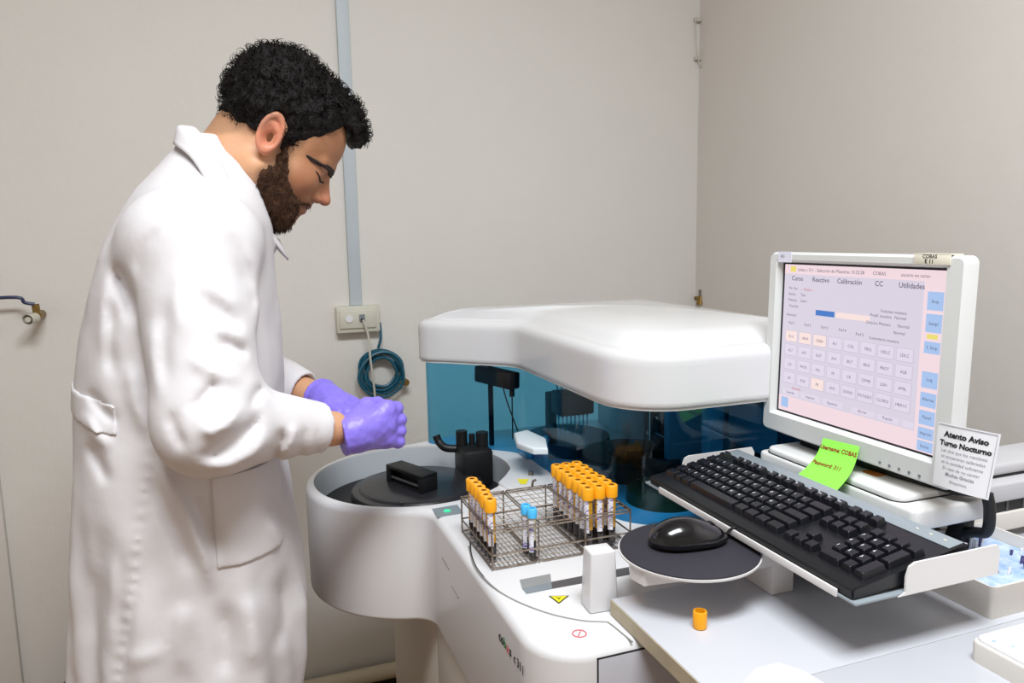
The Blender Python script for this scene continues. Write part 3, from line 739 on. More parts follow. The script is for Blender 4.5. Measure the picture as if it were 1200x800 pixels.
bm = bmesh.new(); box(bm, (.70, .72, TZ+.0005), (.84, .86, TRZ-.0018), .002)
bm_obj('tray_support', bm, M_tray, TR)
# mouse platform
PX, PY = .527, .793
MP = empty('mouse_platform', 'round dark mouse platform with white rim swung out from the keyboard tray', 'platform', (PX, PY, TZ))
PZ = 1.0143
bm = bmesh.new(); lathe(bm, [(0, -.0037), (.0865, -.0037), (.0902, -.0018), (.0906, .001), (.0, .001)], 64); place(bm, Matrix.Translation((PX, PY, PZ))); bm_obj('rim_plate', bm, M_tray, MP)
bm = bmesh.new(); lathe(bm, [(0, .0012), (.0888, .0012), (.0888, .0028), (.0878, .0034), (0, .0034)], 64); place(bm, Matrix.Translation((PX, PY, PZ))); bm_obj('mouse_mat', bm, M_pad, MP)
br = [onz(x, y, .968)[:2] for x, y in ((735, 690), (940, 661), (925, 640), (850, 640), (853, 612), (740, 660))]
bm = bmesh.new(); slab(bm, [(.445, .765), (.552, .752), (.66, .752), (.66, .83), (.552, .855), (.46, .83), (.44, .79)], .992, 1.0102, rt=.001); bm_obj('platform_arm', bm, M_tray, MP)
bm = bmesh.new(); box(bm, (.625, .75, TZ+.0005), (.66, .86, 1.018), .002); bm_obj('hinge_block', bm, M_tray, MP)
# mouse
MS = empty('computer_mouse', 'glossy black computer mouse on the round mouse platform', 'mouse', (.532, .802, PZ+.0035))
mo = bmesh.new(); bmesh.ops.create_uvsphere(mo, u_segments=32, v_segments=20, radius=1)
mdir = math.atan2(-.02, .115)
for vv in mo.verts:
    x_, y_, z_ = vv.co
    w_ = .0305*(1-.10*x_-.08*(1-x_*x_)*0)
    zz = z_ if z_ < 0 else z_*(1-.25*x_-.12*x_*x_)
    vv.co = Vector((x_*.054, y_*w_*(1-.06*math.cos(x_*PI)), (zz*.030 if z_ > 0 else z_*.006)+.006))
place(mo, Matrix.Translation((.532, .802, PZ+.0035))@Matrix.Rotation(mdir, 4, 'Z')); bm_obj('shell', mo, M_mouse, MS, 180)
wh = bmesh.new(); q = Matrix.Translation((.532, .802, PZ+.0035))@Matrix.Rotation(mdir, 4, 'Z')
a = q@Vector((.030, -.004, .0215)); b = q@Vector((.030, .004, .0215)); cyl(wh, a, b, .0065, seg=18); bm_obj('scroll_wheel', wh, M_matte, MS)
a = q@Vector((.053, 0, .008))
bm = bmesh.new(); tube(bm, smooth_path([a, onz(858, 619, 1.034), onz(875, 619, 1.036), onz(893, 629, 1.034), onz(912, 637, 1.029), (.68, .80, 1.02)], 6), .0017, 8); bm_obj('mouse_cable', bm, M_matte, MS)

# keyboard
KZ = 1.0285
KM = Matrix(((0, 1, 0, .5955), (-1, 0, 0, 1.0065), (0, 0, 1, KZ), (0, 0, 0, 1)))
KM = KM@Matrix.Rotation(math.radians(3.2), 4, 'X')@Matrix.Scale(.92, 4)
KB = empty('keyboard', 'full-size black keyboard on the white pull-out tray', 'keyboard', tuple(KM@Vector((.228, .08, 0))))
KL, KD = .456, .184
bm = bmesh.new(); pr = [(0, 0), (KD, 0), (KD, .026), (KD-.004, .030), (KD-.030, .0275), (.034, .015), (.004, .014), (0, .011)]
a = [bm.verts.new((0, y_, z_)) for y_, z_ in pr]; b = [bm.verts.new((KL, y_, z_)) for y_, z_ in pr]
bm.faces.new(a[::-1]); bm.faces.new(b)
for i in range(len(a)): bm.faces.new((a[i], a[(i+1) % len(a)], b[(i+1) % len(a)], b[i]))
bmesh.ops.bevel(bm, geom=[e_ for e_ in bm.edges], offset=.0016, segments=2, affect='EDGES')
place(bm, KM); bm_obj('case', bm, M_kb, KB)
bm = bmesh.new(); b_ = box(bm, (.004, 0, 0), (KL-.004, .0245, .0010), .0004); place(bm, KM@Matrix.Translation((0, KD-.0295, .0275))@Matrix.Rotation(math.atan2(.0025, .026), 4, 'X')); bm_obj('rear_panel', bm, M_trayin, KB)
U = .019
UD = .0204
cache = {}
def key_mesh(w, d=1):
    k_ = (round(w, 3), d)
    if k_ in cache: return cache[k_]
    bm = bmesh.new(); wx, wy = (U*w-.0020)/2, (UD*d-.0026)/2; tx, ty = wx-.0024, wy-.0026; h_ = .0105
    lo = [bm.verts.new(p) for p in ((-wx, -wy, 0), (wx, -wy, 0), (wx, wy, 0), (-wx, wy, 0))]
    hi = [bm.verts.new(p) for p in ((-tx, -ty+.0006, h_), (tx, -ty+.0006, h_), (tx, ty+.0012, h_+.0006), (-tx, ty+.0012, h_+.0006))]
    bm.faces.new(hi); bm.faces.new(lo[::-1])
    for i in range(4): bm.faces.new((lo[i], lo[(i+1) % 4], hi[(i+1) % 4], hi[i]))
    bmesh.ops.bevel(bm, geom=[e_ for e_ in bm.edges if e_.verts[0].co.z > .001 or e_.verts[1].co.z > .001], offset=.0007, segments=1, affect='EDGES')
    bmesh.ops.recalc_face_normals(bm, faces=bm.faces)
    me = bpy.data.meshes.new('key'); bm.to_mesh(me); bm.free(); me.materials.append(M_key)
    cache[k_] = me; return me
rows = [
 (0, [(0, 1), (2, 1), (3, 1), (4, 1), (5, 1), (6.5, 1), (7.5, 1), (8.5, 1), (9.5, 1), (11, 1), (12, 1), (13, 1), (14, 1), (15.4, 1), (16.4, 1), (17.4, 1)], 5.35),
 (1, [(i, 1) for i in range(13)]+[(13, 2)]+[(15.4+i, 1) for i in range(3)]+[(18.8+i, 1) for i in range(4)], 4),
 (2, [(0, 1.5)]+[(1.5+i, 1) for i in range(12)]+[(13.5, 1.5)]+[(15.4+i, 1) for i in range(3)]+[(18.8+i, 1) for i in range(3)], 3),
 (3, [(0, 1.75)]+[(1.75+i, 1) for i in range(11)]+[(12.75, 2.25)]+[(18.8+i, 1) for i in range(3)], 2),
 (4, [(0, 1.25), (1.25, 1)]+[(2.25+i, 1) for i in range(10)]+[(12.25, 2.75)]+[(16.4, 1)]+[(18.8+i, 1) for i in range(3)], 1),
 (5, [(0, 1.5), (1.5, 1), (2.5, 1.25), (3.75, 6), (9.75, 1.25), (11, 1.25), (12.25, 1.25), (13.5, 1.5)]+[(15.4+i, 1) for i in range(3)]+[(18.8, 2), (20.8, 1)], 0)]
slope = math.atan2(.0125, .120)
for ri, ks, rowp in rows:
    for (kx, w) in ks:
        yy = .022+rowp*UD+UD/2; zz = .0145+max(0, (yy-.034))*math.tan(slope)-.001
        o_ = bpy.data.objects.new('key', key_mesh(w)); COL.objects.link(o_)
        cxk = .0095+(kx+w/2)*.01925
        o_.parent = KB; o_.matrix_parent_inverse = Matrix.Identity(4)
        M_ = KM@Matrix.Translation((cxk, yy, zz))@Matrix.Rotation(slope, 4, 'X')
        o_.matrix_basis = Matrix.Translation(-Vector(KB.location))@M_
legend = bmesh.new()
LR = {0: ['Esc']+['F%d' % i for i in range(1, 13)], 1: list('|1234567890?!'), 2: [None]+list('QWERTYUIOP')+['+', '*'], 3: [None]+list('ASDFGHJKL')+['N', '{'], 4: [None, '<']+list('ZXCVBNM')+[',', '.', '-']}
NP = {1: ['7', '8', '9'], 2: ['4', '5', '6'], 3: ['1', '2', '3']}
for ri, ks, rowp in rows:
    names_ = LR.get(ri, [])
    for i_, (kx, w) in enumerate(ks):
        ch = names_[i_] if i_ < len(names_) else None
        if kx >= 18.8 and ri >= 2 and ri <= 4: ch = ['789', '456', '123'][ri-2][int(round(kx-18.8))] if w == 1 else None
        if not ch: continue
        yy = .022+rowp*UD+UD/2; zz = .0145+max(0, (yy-.034))*math.tan(slope)-.001
        tb = text_mesh([(ch, -.0045, -.001, .0062 if len(ch) == 1 else .0042, 'LEFT', .0002)], extrude=0)
        place(tb, KM@Matrix.Translation((.0095+(kx+w/2)*.01925, yy, zz))@Matrix.Rotation(slope, 4, 'X')@Matrix.Translation((0, 0, .01135))@Matrix.Rotation(math.radians(2), 4, 'X'))
        me_ = bpy.data.meshes.new('t'); tb.to_mesh(me_); tb.free(); legend.from_mesh(me_); bpy.data.meshes.remove(me_)
lo_ = bm_obj('key_legends', legend, mat('legend_white', '#c9c9d0', .5, var=.02, vscale=50), KB, None); lo_['kind'] = 'stuff'
for kx, rowp in ((21.8, 2), (21.8, 0)):
    yy = .022+rowp*UD+UD; zz = .0145+max(0, (yy-.034))*math.tan(slope)-.001
    o_ = bpy.data.objects.new('key', key_mesh(1, 2)); COL.objects.link(o_); o_.parent = KB
    o_.matrix_basis = Matrix.Translation(-Vector(KB.location))@KM@Matrix.Translation((.0095+(kx+.5)*.01925, yy, zz))@Matrix.Rotation(slope, 4, 'X')
for i in range(3):
    bm = bmesh.new(); c = Vector((.395+i*.0205, .1665, .0300)); box(bm, c-Vector((.002, .001, .001)), c+Vector((.002, .001, .001)), .0004)
    place(bm, KM); bm_obj('indicator_light', bm, M_tape, KB)

# monitor
MC = np.array([.859, .873, 1.2434]); MW, MH = .338, .2703
MT = math.radians(1.2)
MF = frame(MC, (0, -1, 0), (math.sin(MT), 0, math.cos(MT)))@Matrix.Scale(.92, 4)   # local: x = screen right, y = up, z = out of the screen
MN = empty('monitor', 'white flat computer monitor with software on its screen, standing on the low unit', 'monitor', (.91, .873, 1.061))
TXZ = Matrix.Translation((0, 0, .0008))
def mon(name, bm, m_, parent=None, sm=40):
    if name == 'screen_text': place(bm, TXZ)
    place(bm, MF); return bm_obj(name, bm, m_, parent or MN, sm)
bm = bmesh.new()
L0, L1, B0, T1 = -.169-.027, .169+.036, -.1352-.040, .1352+.020
def rr(x0, x1, y0, y1, r, n=5):
    return arc(x1-r, y1-r, r, 0, 90, n)+arc(x0+r, y1-r, r, 90, 180, n)+arc(x0+r, y0+r, r, 180, 270, n)+arc(x1-r, y0+r, r, 270, 360, n)
o_out = rr(L0, L1, B0, T1, .012); n = len(o_out)
sc_in = [(-.171, -.1372), (.1705, -.1372), (.1705, .1372), (-.171, .1372)]
# bezel ring: front loop with rounded edge plus inner slope
f1 = [bm.verts.new((x, y, -.012)) for x, y in ccw(o_out)]
f2 = [bm.verts.new((x, y, .006)) for x, y in ccw(o_out)]
f3 = [bm.verts.new((x, y, .012)) for x, y in offset(ccw(o_out), .004)]
for A, B in ((f1, f2), (f2, f3)):
    for k in range(n): bm.faces.new((A[k], A[(k+1) % n], B[(k+1) % n], B[k]))
iv = [bm.verts.new((x, y, .012)) for x, y in rr(-.176, .176, -.142, .142, .001, 1)]
iv2 = [bm.verts.new((max(-.171, min(.1705, v_.co.x)), max(-.1372, min(.1372, v_.co.y)), .0025)) for v_ in iv]
iv3 = [bm.verts.new((v_.co.x, v_.co.y, -.004)) for v_ in iv2]
q_ = len(iv); es = [bm.edges.get((f3[k], f3[(k+1) % n])) for k in range(n)]+[bm.edges.new((iv[k], iv[(k+1) % q_])) for k in range(q_)]
bmesh.ops.triangle_fill(bm, use_beauty=True, edges=es)
for A, B in ((iv, iv2), (iv2, iv3)):
    for k in range(q_): bm.faces.new((A[k], A[(k+1) % q_], B[(k+1) % q_], B[k]))
bm.faces.new(f1[::-1])
mon('bezel', bm, M_mon, sm=35)
bm = bmesh.new(); oo = rr(L0+.014, L1-.014, B0+.014, T1-.014, .02); A = [bm.verts.new((x, y, -.0122)) for x, y in oo]; B = [bm.verts.new((x*.72, y*.75, -.060)) for x, y in oo]
for k in range(len(oo)): bm.faces.new((A[k], A[(k+1) % len(oo)], B[(k+1) % len(oo)], B[k]))
bm.faces.new(A); bm.faces.new(B[::-1]); mon('rear_shell', bm, M_monside)
bm = bmesh.new(); box(bm, (-.05, B0-.004, -.078), (.05, .0, -.056), .006); box(bm, (-.05, B0-.004, -.078), (.05, B0+.02, -.0125), .003); mon('stand_neck', bm, M_matte)
bm = bmesh.new()
for k in range(3): pass
slab(bm, [(.880, .79), (.872, .874), (.876, .99), (.89, 1.010), (.935, 1.010), (.945, .874), (.938, .700), (.915, .692), (.893, .712)], 1.0632, 1.075, rt=.004, seg=3); bm_obj('stand_base', bm, M_matte, MN)
# dark gasket + screen
bm = bmesh.new(); box(bm, (-.1708, -.1370, -.0035), (.1703, .1370, -.0005)); mon('screen_edge', bm, M_bezel)
bm = bmesh.new()
def rect(bm, x0, y0, x1, y1, z, mi=0):
    f = bm.faces.new([bm.verts.new(p) for p in ((x0, y0, z), (x1, y0, z), (x1, y1, z), (x0, y1, z))]); f.material_index = mi
SW, SH = .3325, .2655
sx0, sy0 = -.1665+.001, -.1335
sx1, sy1 = sx0+SW+.003, sy0+SH+.0015
box(bm, (sx0, sy0, -.0005), (sx1, sy1, 0)); scr = mon('screen', bm, M_scr)
def S(u, v): return sx0+(sx1-sx0)*u, sy1-(sy1-sy0)*v
def srects(name, lst, m_, z=.0002):
    for (u0, v0, u1, v1) in lst:
        bm = bmesh.new(); a, b = S(u0, v1), S(u1, v0); rect(bm, a[0], a[1], b[0], b[1], z); mon(name, bm, m_, scr, None)
srects('window_band', [(0, 0, 1, .062), (0, .895, 1, 1), (.885, .062, 1, .895)], M_scrpink)
srects('side_button', [(.905, .115, .985, .215), (.905, .235, .985, .335), (.905, .385, .985, .45), (.905, .55, .985, .64), (.905, .665, .985, .745), (.905, .765, .985, .845), (.905, .86, .985, .925), (.905, .935, .985, .992)], M_scrblue, .0004)
srects('corner_button', [(.02, .905, .075, .975)], M_scrblue, .0004)
srects('highlight_bar', [(.245, .285, .375, .320)], M_scrdeep, .0004)
srects('yellow_marker', [(.045, .012, .085, .048), (.915, .345, .97, .37)], M_scryel, .0004)
bt, hot, ln_ = [], [], []
for r_ in range(4):
    for c_ in range(8):
        u0 = .03+c_*.105; v0 = .445+r_*.095
        R_ = (u0, v0, u0+.088, v0+.072)
        (hot if (r_ == 0 and c_ < 3) or (r_ == 3 and c_ == 2) else bt).append(R_)
        ln_.append((u0-.003, v0-.003, u0+.091, v0+.076))
srects('button_outline', ln_, M_scrgrid, .0002); srects('test_button', bt, M_scrwhite, .0004); srects('active_button', hot+[(.385, .285, .60, .320)], M_scrhot, .00045)
srects('menu_button', [(.03, .845, .15, .885), (.17, .845, .31, .885), (.33, .845, .46, .885), (.52, .85, .66, .885), (.68, .85, .80, .885), (.82, .85, .88, .885)], M_scrwhite, .0004)
T_ = []
def tx(s, u, v, sz, al='LEFT', bd=0): a = S(u, v); T_.append((s, a[0], a[1], sz, al, bd))
for s, u in (('Curso', .10), ('Reactivo', .27), ('Calibraci\u00f3n', .46), ('CC', .64), ('Utilidades', .82)): tx(s, u, .105, .0115, 'CENTER', .0001)
tx('cobas c 311 - Selecci\u00f3n de Muestras 10:32:28', .10, .042, .0082); tx('COBAS', .60, .042, .008); tx('usuario en curso', .76, .042, .0075)
for s, u, v in (('No. Sec.', .04, .165), ('Rutina', .04, .205), ('Petici\u00f3n', .04, .245), ('Tipo', .13, .205), ('Suero', .13, .245), ('Posici\u00f3n', .05, .285), ('Selecci\u00f3n', .03, .345),
    ('Volumen muestra', .66, .255), ('Predil. muestra', .60, .285), ('Normal', .74, .285), ('Dilucion Muestra', .58, .33), ('Normal', .76, .33), ('Normal', .74, .37), ('Comentario muestra', .60, .42), ('Perf 1', .05, .40), ('Perf 2', .17, .40), ('Perf 3', .29, .40), ('Perf 4', .41, .40), ('Perf 5', .52, .41)):
    tx(s, u, v, .0068)
nm_ = ['GLU', 'UREA', 'CREA', 'AU', 'COL', 'TRIG', 'HDLC', 'LDLC', 'ALT', 'AST', 'GGT', 'ALP', 'BILT', 'BILD', 'PROT', 'ALB', 'CA', 'PHOS', 'MG', 'FE', 'CK', 'CKMB', 'LDH', 'AMIL', 'LIP', 'PCR', 'FR', 'ASO', 'SODIO', 'POTASIO', 'CLORO', 'HBA1C']
for r_ in range(4):
    for c_ in range(8): tx(nm_[r_*8+c_], .03+c_*.105+.044, .445+r_*.095+.046, .0068, 'CENTER')
for s, u in (('Guardar', .09), ('Imprimir', .24), ('Siguiente', .395), ('Borrar', .59), ('Repetir', .74)): tx(s, u, .873, .0065, 'CENTER')
for s, v in (('Stop', .175), ('Sampl', .295), ('S. Stop', .425), ('Log', .60), ('Alarma', .71), ('Panel', .81), ('Imprim', .90), ('Inicio', .972)): tx(s, .945, v, .0068, 'CENTER')
mon('screen_text', text_mesh([(a, b, c, d, e_, f_) for a, b, c, d, e_, f_ in T_], extrude=0), M_scrtxt, scr, None)['kind'] = 'stuff'
T_ = []; tx('- - Rutina - -', .13, .168, .0068); tx('Est\u00e1ndar', .10, .838, .0065)
mon('screen_text', text_mesh(T_, extrude=0), M_scrtxtr, scr, None)['kind'] = 'stuff'
# stickers on the monitor
bm = bmesh.new(); box(bm, (L0+.026, .1372, .0122), (L0+.060, T1+.001, .0132)); st = mon('pale_sticker', bm, M_bluetape)
bm = bmesh.new(); box(bm, (.122, .1415, .0125), (.182, T1+.002, .0145), .0006); box(bm, (.122, T1+.0005, -.010), (.182, T1+.0022, .0145)); st = mon('ivory_tape', bm, M_tape)
bm = text_mesh([('COBAS', .137, .1508, .0075, 'LEFT', .0001), ('E 11', .141, .1435, .0085, 'LEFT', .0002)], extrude=.00005)
place(bm, Matrix.Translation((0, 0, .0147))); mon('tape_writing', bm, M_ink, st, None)
bm = text_mesh([('IRIS', L0+.032, .1455, .007, 'LEFT', 0)], extrude=.00005); place(bm, Matrix.Translation((0, 0, .0134))); mon('sticker_writing', bm, M_pengrey, MN, None)
bm = text_mesh([('NEC', -.012, B0+.012, .007, 'CENTER', .0002)], extrude=.0001); place(bm, Matrix.Translation((0, 0, .0122))); mon('maker_mark', bm, M_ink, MN, None)
for k in range(5):
    bm = bmesh.new(); x_ = .085+k*.018; cyl(bm, (x_, B0+.010, .0115), (x_, B0+.010, .0132), .0022, seg=12); mon('control_button', bm, M_panelg)

# notice card leaning at the monitor corner
nc = [ony(0, 0, 1)]*0
def card_pts(d): return None
NA, NB_, NC_, ND = onx(1100, 494, .832), onx(1173, 509, .828), onx(1158, 586, .814), onx(1093, 566, .819)
nx_ = 6; ny_ = 6
def bil(u, v, lift=0):
    p = (NA*(1-u)+NB_*u)*(1-v)+(ND*(1-u)+NC_*u)*v
    bulge = .0055*math.sin(PI*u)*(.4+.6*v)
    return p+np.array([-1, -.1, .1])*(bulge+lift)
def grid_sheet(bm, fn, nu=8, nv=8, t=.0004):
    G = [[bm.verts.new(fn(i/nu, j/nv, 0)) for i in range(nu+1)] for j in range(nv+1)]; H_ = [[bm.verts.new(fn(i/nu, j/nv, -t)) for i in range(nu+1)] for j in range(nv+1)]
    for j in range(nv):
        for i in range(nu):
            bm.faces.new((G[j][i], G[j][i+1], G[j+1][i+1], G[j+1][i])); bm.faces.new((H_[j][i], H_[j+1][i], H_[j+1][i+1], H_[j][i+1]))
    for A, B in ((G[0], H_[0]), (G[-1], H_[-1]), ([r[0] for r in G], [r[0] for r in H_]), ([r[-1] for r in G], [r[-1] for r in H_])):
        for i in range(len(A)-1): bm.faces.new((A[i], A[i+1], B[i+1], B[i]))
def text_on(fn, items, m_, name, parent, aspect, lift):
    bm = text_mesh(items, extrude=0)
    for v_ in bm.verts: u, w_ = v_.co.x, 1-v_.co.y/aspect; v_.co = Vector(fn(u, w_, lift))
    return bm_obj(name, bm, m_, parent, None)
NT = empty('notice_card', 'small white notice card taped to the lower right corner of the monitor', 'card', tuple((ND+NC_)/2))
bm = bmesh.new(); grid_sheet(bm, bil); card = bm_obj('card', bm, M_paper, NT, 60)
asp = 1.12
items = [('Atento Aviso', .5, asp*.80, .135, 'CENTER', .006), ('Turno Nocturno', .5, asp*.66, .125, 'CENTER', .006)]
text_on(bil, items, M_ink, 'card_heading', card, asp, .0005)
items = [(s, .5, asp*v, .075, 'CENTER', 0) for s, v in (('Les dice que los reactivos', .56), ('se encuentran calibrados', .47), ('en la cantidad suficiente', .38), ('En caso de no contar', .29))]
text_on(bil, items, M_pengrey, 'card_text', card, asp, .0005)
items = [('Muchas Gracias', .5, asp*.20, .08, 'CENTER', .001), ('Bioqu\u00edmica', .5, asp*.10, .07, 'CENTER', 0)]
text_on(bil, items, M_pengrey, 'card_text', card, asp, .0005)
bm = bmesh.new()
tube(bm, [bil(u, .02, .0006) for u in np.linspace(.02, .97, 9)]+[bil(.97, v, .0006) for v in np.linspace(.1, .97, 9)], .0003, 4)
bm_obj('card_border', bm, M_pengrey, card)

# green sticky note curling from the monitor's lower edge on to the keyboard
GT = empty('sticky_note', 'bright lime green sticky note hanging from the lower edge of the monitor', 'note', tuple(onx(960, 545, .79)))
ga, gb, gc, gd = onx(965, 513, .842), onx(1007, 523, .842), onx(980, 575, .768), onx(932, 558, .768)
def gfn(u, v, lift):
    t = v; p = (ga*(1-u)+gb*u)*(1-t)+(gd*(1-u)+gc*u)*t
    sag = .012*math.sin(PI*t); return p+np.array([sag*.6+(-lift), 0, -sag*.4+lift*.5])
bm = bmesh.new(); grid_sheet(bm, gfn, 6, 12); nt = bm_obj('paper_sheet', bm, M_sticky, GT, 60)
text_on(gfn, [('Username: COBAS', .5, .78, .125, 'CENTER', .005)], M_pen, 'handwriting', nt, 1.0, .0006)
text_on(gfn, [('Password: 311', .40, .42, .125, 'CENTER', .005)], M_pen, 'handwriting', nt, 1.0, .0006)

# low unit under the monitor
UN = empty('desktop_unit', 'flat white desktop unit under the monitor with an orange sticker', 'computer', (.92, .88, TZ))
bm = bmesh.new(); slab(bm, rr(.814, .955, .706, 1.022, .011), 1.0245, 1.0535, rt=.005, rb=.003, seg=3); bm_obj('unit_base', bm, M_unit, UN)
bm = bmesh.new(); slab(bm, rr(.819, .950, .736, 1.012, .018), 1.0543, 1.0627, rt=.004, seg=3); bm_obj('unit_lid', bm, M_unit, UN)
bm = bmesh.new(); slab(bm, rr(.8175, .9515, .7345, 1.0135, .019), 1.0528, 1.0548); bm_obj('lid_seam', bm, M_ink, UN)
for x_, y_ in ((.850, .735), (.850, .985), (.935, .735), (.935, .985)):
    bm = bmesh.new(); box(bm, (x_-.012, y_-.012, TZ), (x_+.012, y_+.012, 1.0255), .002); bm_obj('foot', bm, M_black, UN)
q = onz(1023, 554, 1.0630); bm = bmesh.new(); slab(bm, rr(q[0]-.010, q[0]+.012, q[1]-.016, q[1]+.014, .005), 1.0627, 1.0632); bm_obj('orange_sticker', bm, M_orange, UN)
# black cable bundle behind
bm = bmesh.new(); pts = [(1.10, .90, 1.045), onx(1112, 583, 1.06), onx(1125, 600, 1.0), onx(1128, 625, .99), onx(1126, 655, .99)]
tube(bm, smooth_path([(.925, .692, 1.068), (.927, .688, 1.045), (.927, .690, 1.015), (.93, .715, 1.004), (.93, .778, .975), (.93, .790, TZ+.0085)], 6), .0075, 10)
o = bm_obj('black_cable_bundle', bm, M_matte); base_origin(o); tag(o, 'thick black cable bundle hanging between the white unit and the printer', 'cable')

# printer on the right
PR = empty('printer', 'grey white printer at the right edge behind the white boxes', 'printer', (1.18, .81, TZ))
PYN = .765
def pbox(name, a, b, m_, bev=.004): bm = bmesh.new(); box(bm, a, b, bev, 3); return bm_obj(name, bm, m_, PR)
pbox('lower_body', (.985, PYN, .9655), (1.38, .865, .9945), M_boxw, .002)
pbox('printer_slot', (.987, PYN+.004, .9945), (1.375, .86, 1.0125), M_matte, .001)
pbox('printer_body', (.983, PYN-.002, 1.0125), (1.38, .865, 1.042), M_printer)
pbox('lid_gap', (1.02, PYN+.02, 1.0415), (1.37, .855, 1.0455), M_matte, .001)
pbox('top_lid', (1.018, PYN+.018, 1.0455), (1.375, .858, 1.064), M_printer, .006)
for k in range(9): pbox('slot_rib', (1.0+k*.035, PYN+.003, .996), (1.004+k*.035, PYN+.006, 1.011), M_slot, 0)
for x_, y_ in ((1.02, .79), (1.35, .79), (1.02, .84), (1.35, .84)):
    bm = bmesh.new(); box(bm, (x_-.015, y_-.015, TZ), (x_+.015, y_+.015, .966), .002); bm_obj('foot', bm, M_black, PR)
# side shelf carrying unit and printer beyond the tabletop
SHF = bmesh.new(); box(SHF, (.80, .8235, TZ-.020), (1.50, 1.02, TZ), .0012); o = bm_obj('shelf_board', SHF, M_table); base_origin(o); tag(o, 'white board behind the worktop carrying the monitor unit and printer', 'shelf')
# open tip box
TBX = empty('tip_box', 'open off-white carton with pipette tips and blue liner behind the keyboard tray', 'box', (.93, .67, TZ))
def tilt_box(parent, cx_, cy_, lx, ly, h_, rot, wall=.003):
    M_ = Matrix.Translation((cx_, cy_, TZ))@Matrix.Rotation(rot, 4, 'Z'); return M_
A_, B_, C_ = onz(1095, 688, TZ), onz(1172, 723, TZ), onz(1215, 716, TZ)
bx, by = (.822, 1.00), (.598, .752)
def openbox(bm, x0, x1, y0, y1, z0, z1, w_, r=.008, tp_=.004):
    o1 = ccw(dedupe(rr(x0, x1, y0, y1, r, 4))); n_ = len(o1); o2 = offset(o1, w_); 
    lv = [(offset(o1, tp_), z0), (o1, z1), (o2, z1), (offset(o1, w_+tp_), z0+.003)]
    V_ = [[bm.verts.new((p[0], p[1], z)) for p in L_] for L_, z in lv]
    for A, B in zip(V_, V_[1:]):
        for k in range(n_): bm.faces.new((A[k], A[(k+1) % n_], B[(k+1) % n_], B[k]))
    bm.faces.new(V_[0][::-1]); bm.faces.new(V_[-1])
bm = bmesh.new(); openbox(bm, bx[0], bx[1], by[0], by[1], TZ, TZ+.043, .003); bm_obj('carton', bm, M_boxw, TBX, 50)
bm = bmesh.new(); slab(bm, rr(bx[0]+.006, bx[1]-.006, by[0]+.006, by[1]-.006, .006), TZ+.004, TZ+.027); bm_obj('liner', bm, M_liner, TBX)
random.seed(3)
for i in range(16):
    cx_ = bx[0]+.05+random.random()*.11; cy_ = by[0]+.04+random.random()*.09
    bm = bmesh.new(); cyl(bm, (cx_, cy_, TZ+.027), (cx_+random.uniform(-.004, .004), cy_, TZ+.033+random.random()*.008), .0016, .0022, seg=8); o_ = bm_obj('pipette_tip', bm, M_tips if i % 2 else M_paper, TBX)
# closed tip box at lower right corner
RB = empty('rack_box', 'low white tip rack box with a blue dot at the bottom right corner', 'box', (.80, .48, TZ))
bm = bmesh.new(); slab(bm, rr(.728, .96, .40, .552, .008), TZ, TZ+.024, rt=.003, seg=3); bm_obj('box_body', bm, M_boxw, RB, 50)
bm = bmesh.new(); slab(bm, rr(.731, .957, .403, .549, .008), TZ+.0242, TZ+.028, rt=.002, seg=2); rl = bm_obj('box_lid', bm, M_paper, RB, 50)
for (px, py) in ((1165, 751), (1187, 757)):
    q = onz(px, py, TZ+.0282); bm = bmesh.new(); cyl(bm, q, q+np.array([0, 0, .0006]), .0022, seg=12); bm_obj('blue_dot', bm, M_liner, rl)
#MAN#
# ------------------------------------------------------------------ the man: implicit surfaces meshed by surface nets
def smin(a, b, k):
    h_ = np.clip(.5+.5*(b-a)/k, 0, 1); return b*(1-h_)+a*h_-k*h_*(1-h_)
def smax(a, b, k): return -smin(-a, -b, k)
def V3(*a): return np.array(a, float)
def ell(P, c, r):
    q = (P-np.array(c))/np.array(r); k0 = np.sqrt((q**2).sum(-1))+1e-9; k1 = np.sqrt(((q/np.array(r))**2).sum(-1))+1e-9
    return k0*(k0-1)/k1
def cap(P, a, b, ra, rb=None):
    rb = ra if rb is None else rb; a = np.array(a, float); b = np.array(b, float)
    pa = P-a; ba = b-a; h_ = np.clip(pa@ba/(ba@ba), 0, 1)
    return np.sqrt(((pa-h_[:, None]*ba)**2).sum(-1))-(ra+(rb-ra)*h_)
def rbox(P, c, hf, r):
    q = np.abs(P-np.array(c))-(np.array(hf)-r); return np.sqrt((np.maximum(q, 0)**2).sum(-1))+np.minimum(q.max(-1), 0)-r
def sst(a, b, x): t = np.clip((x-a)/(b-a), 0, 1); return t*t*(3-2*t)
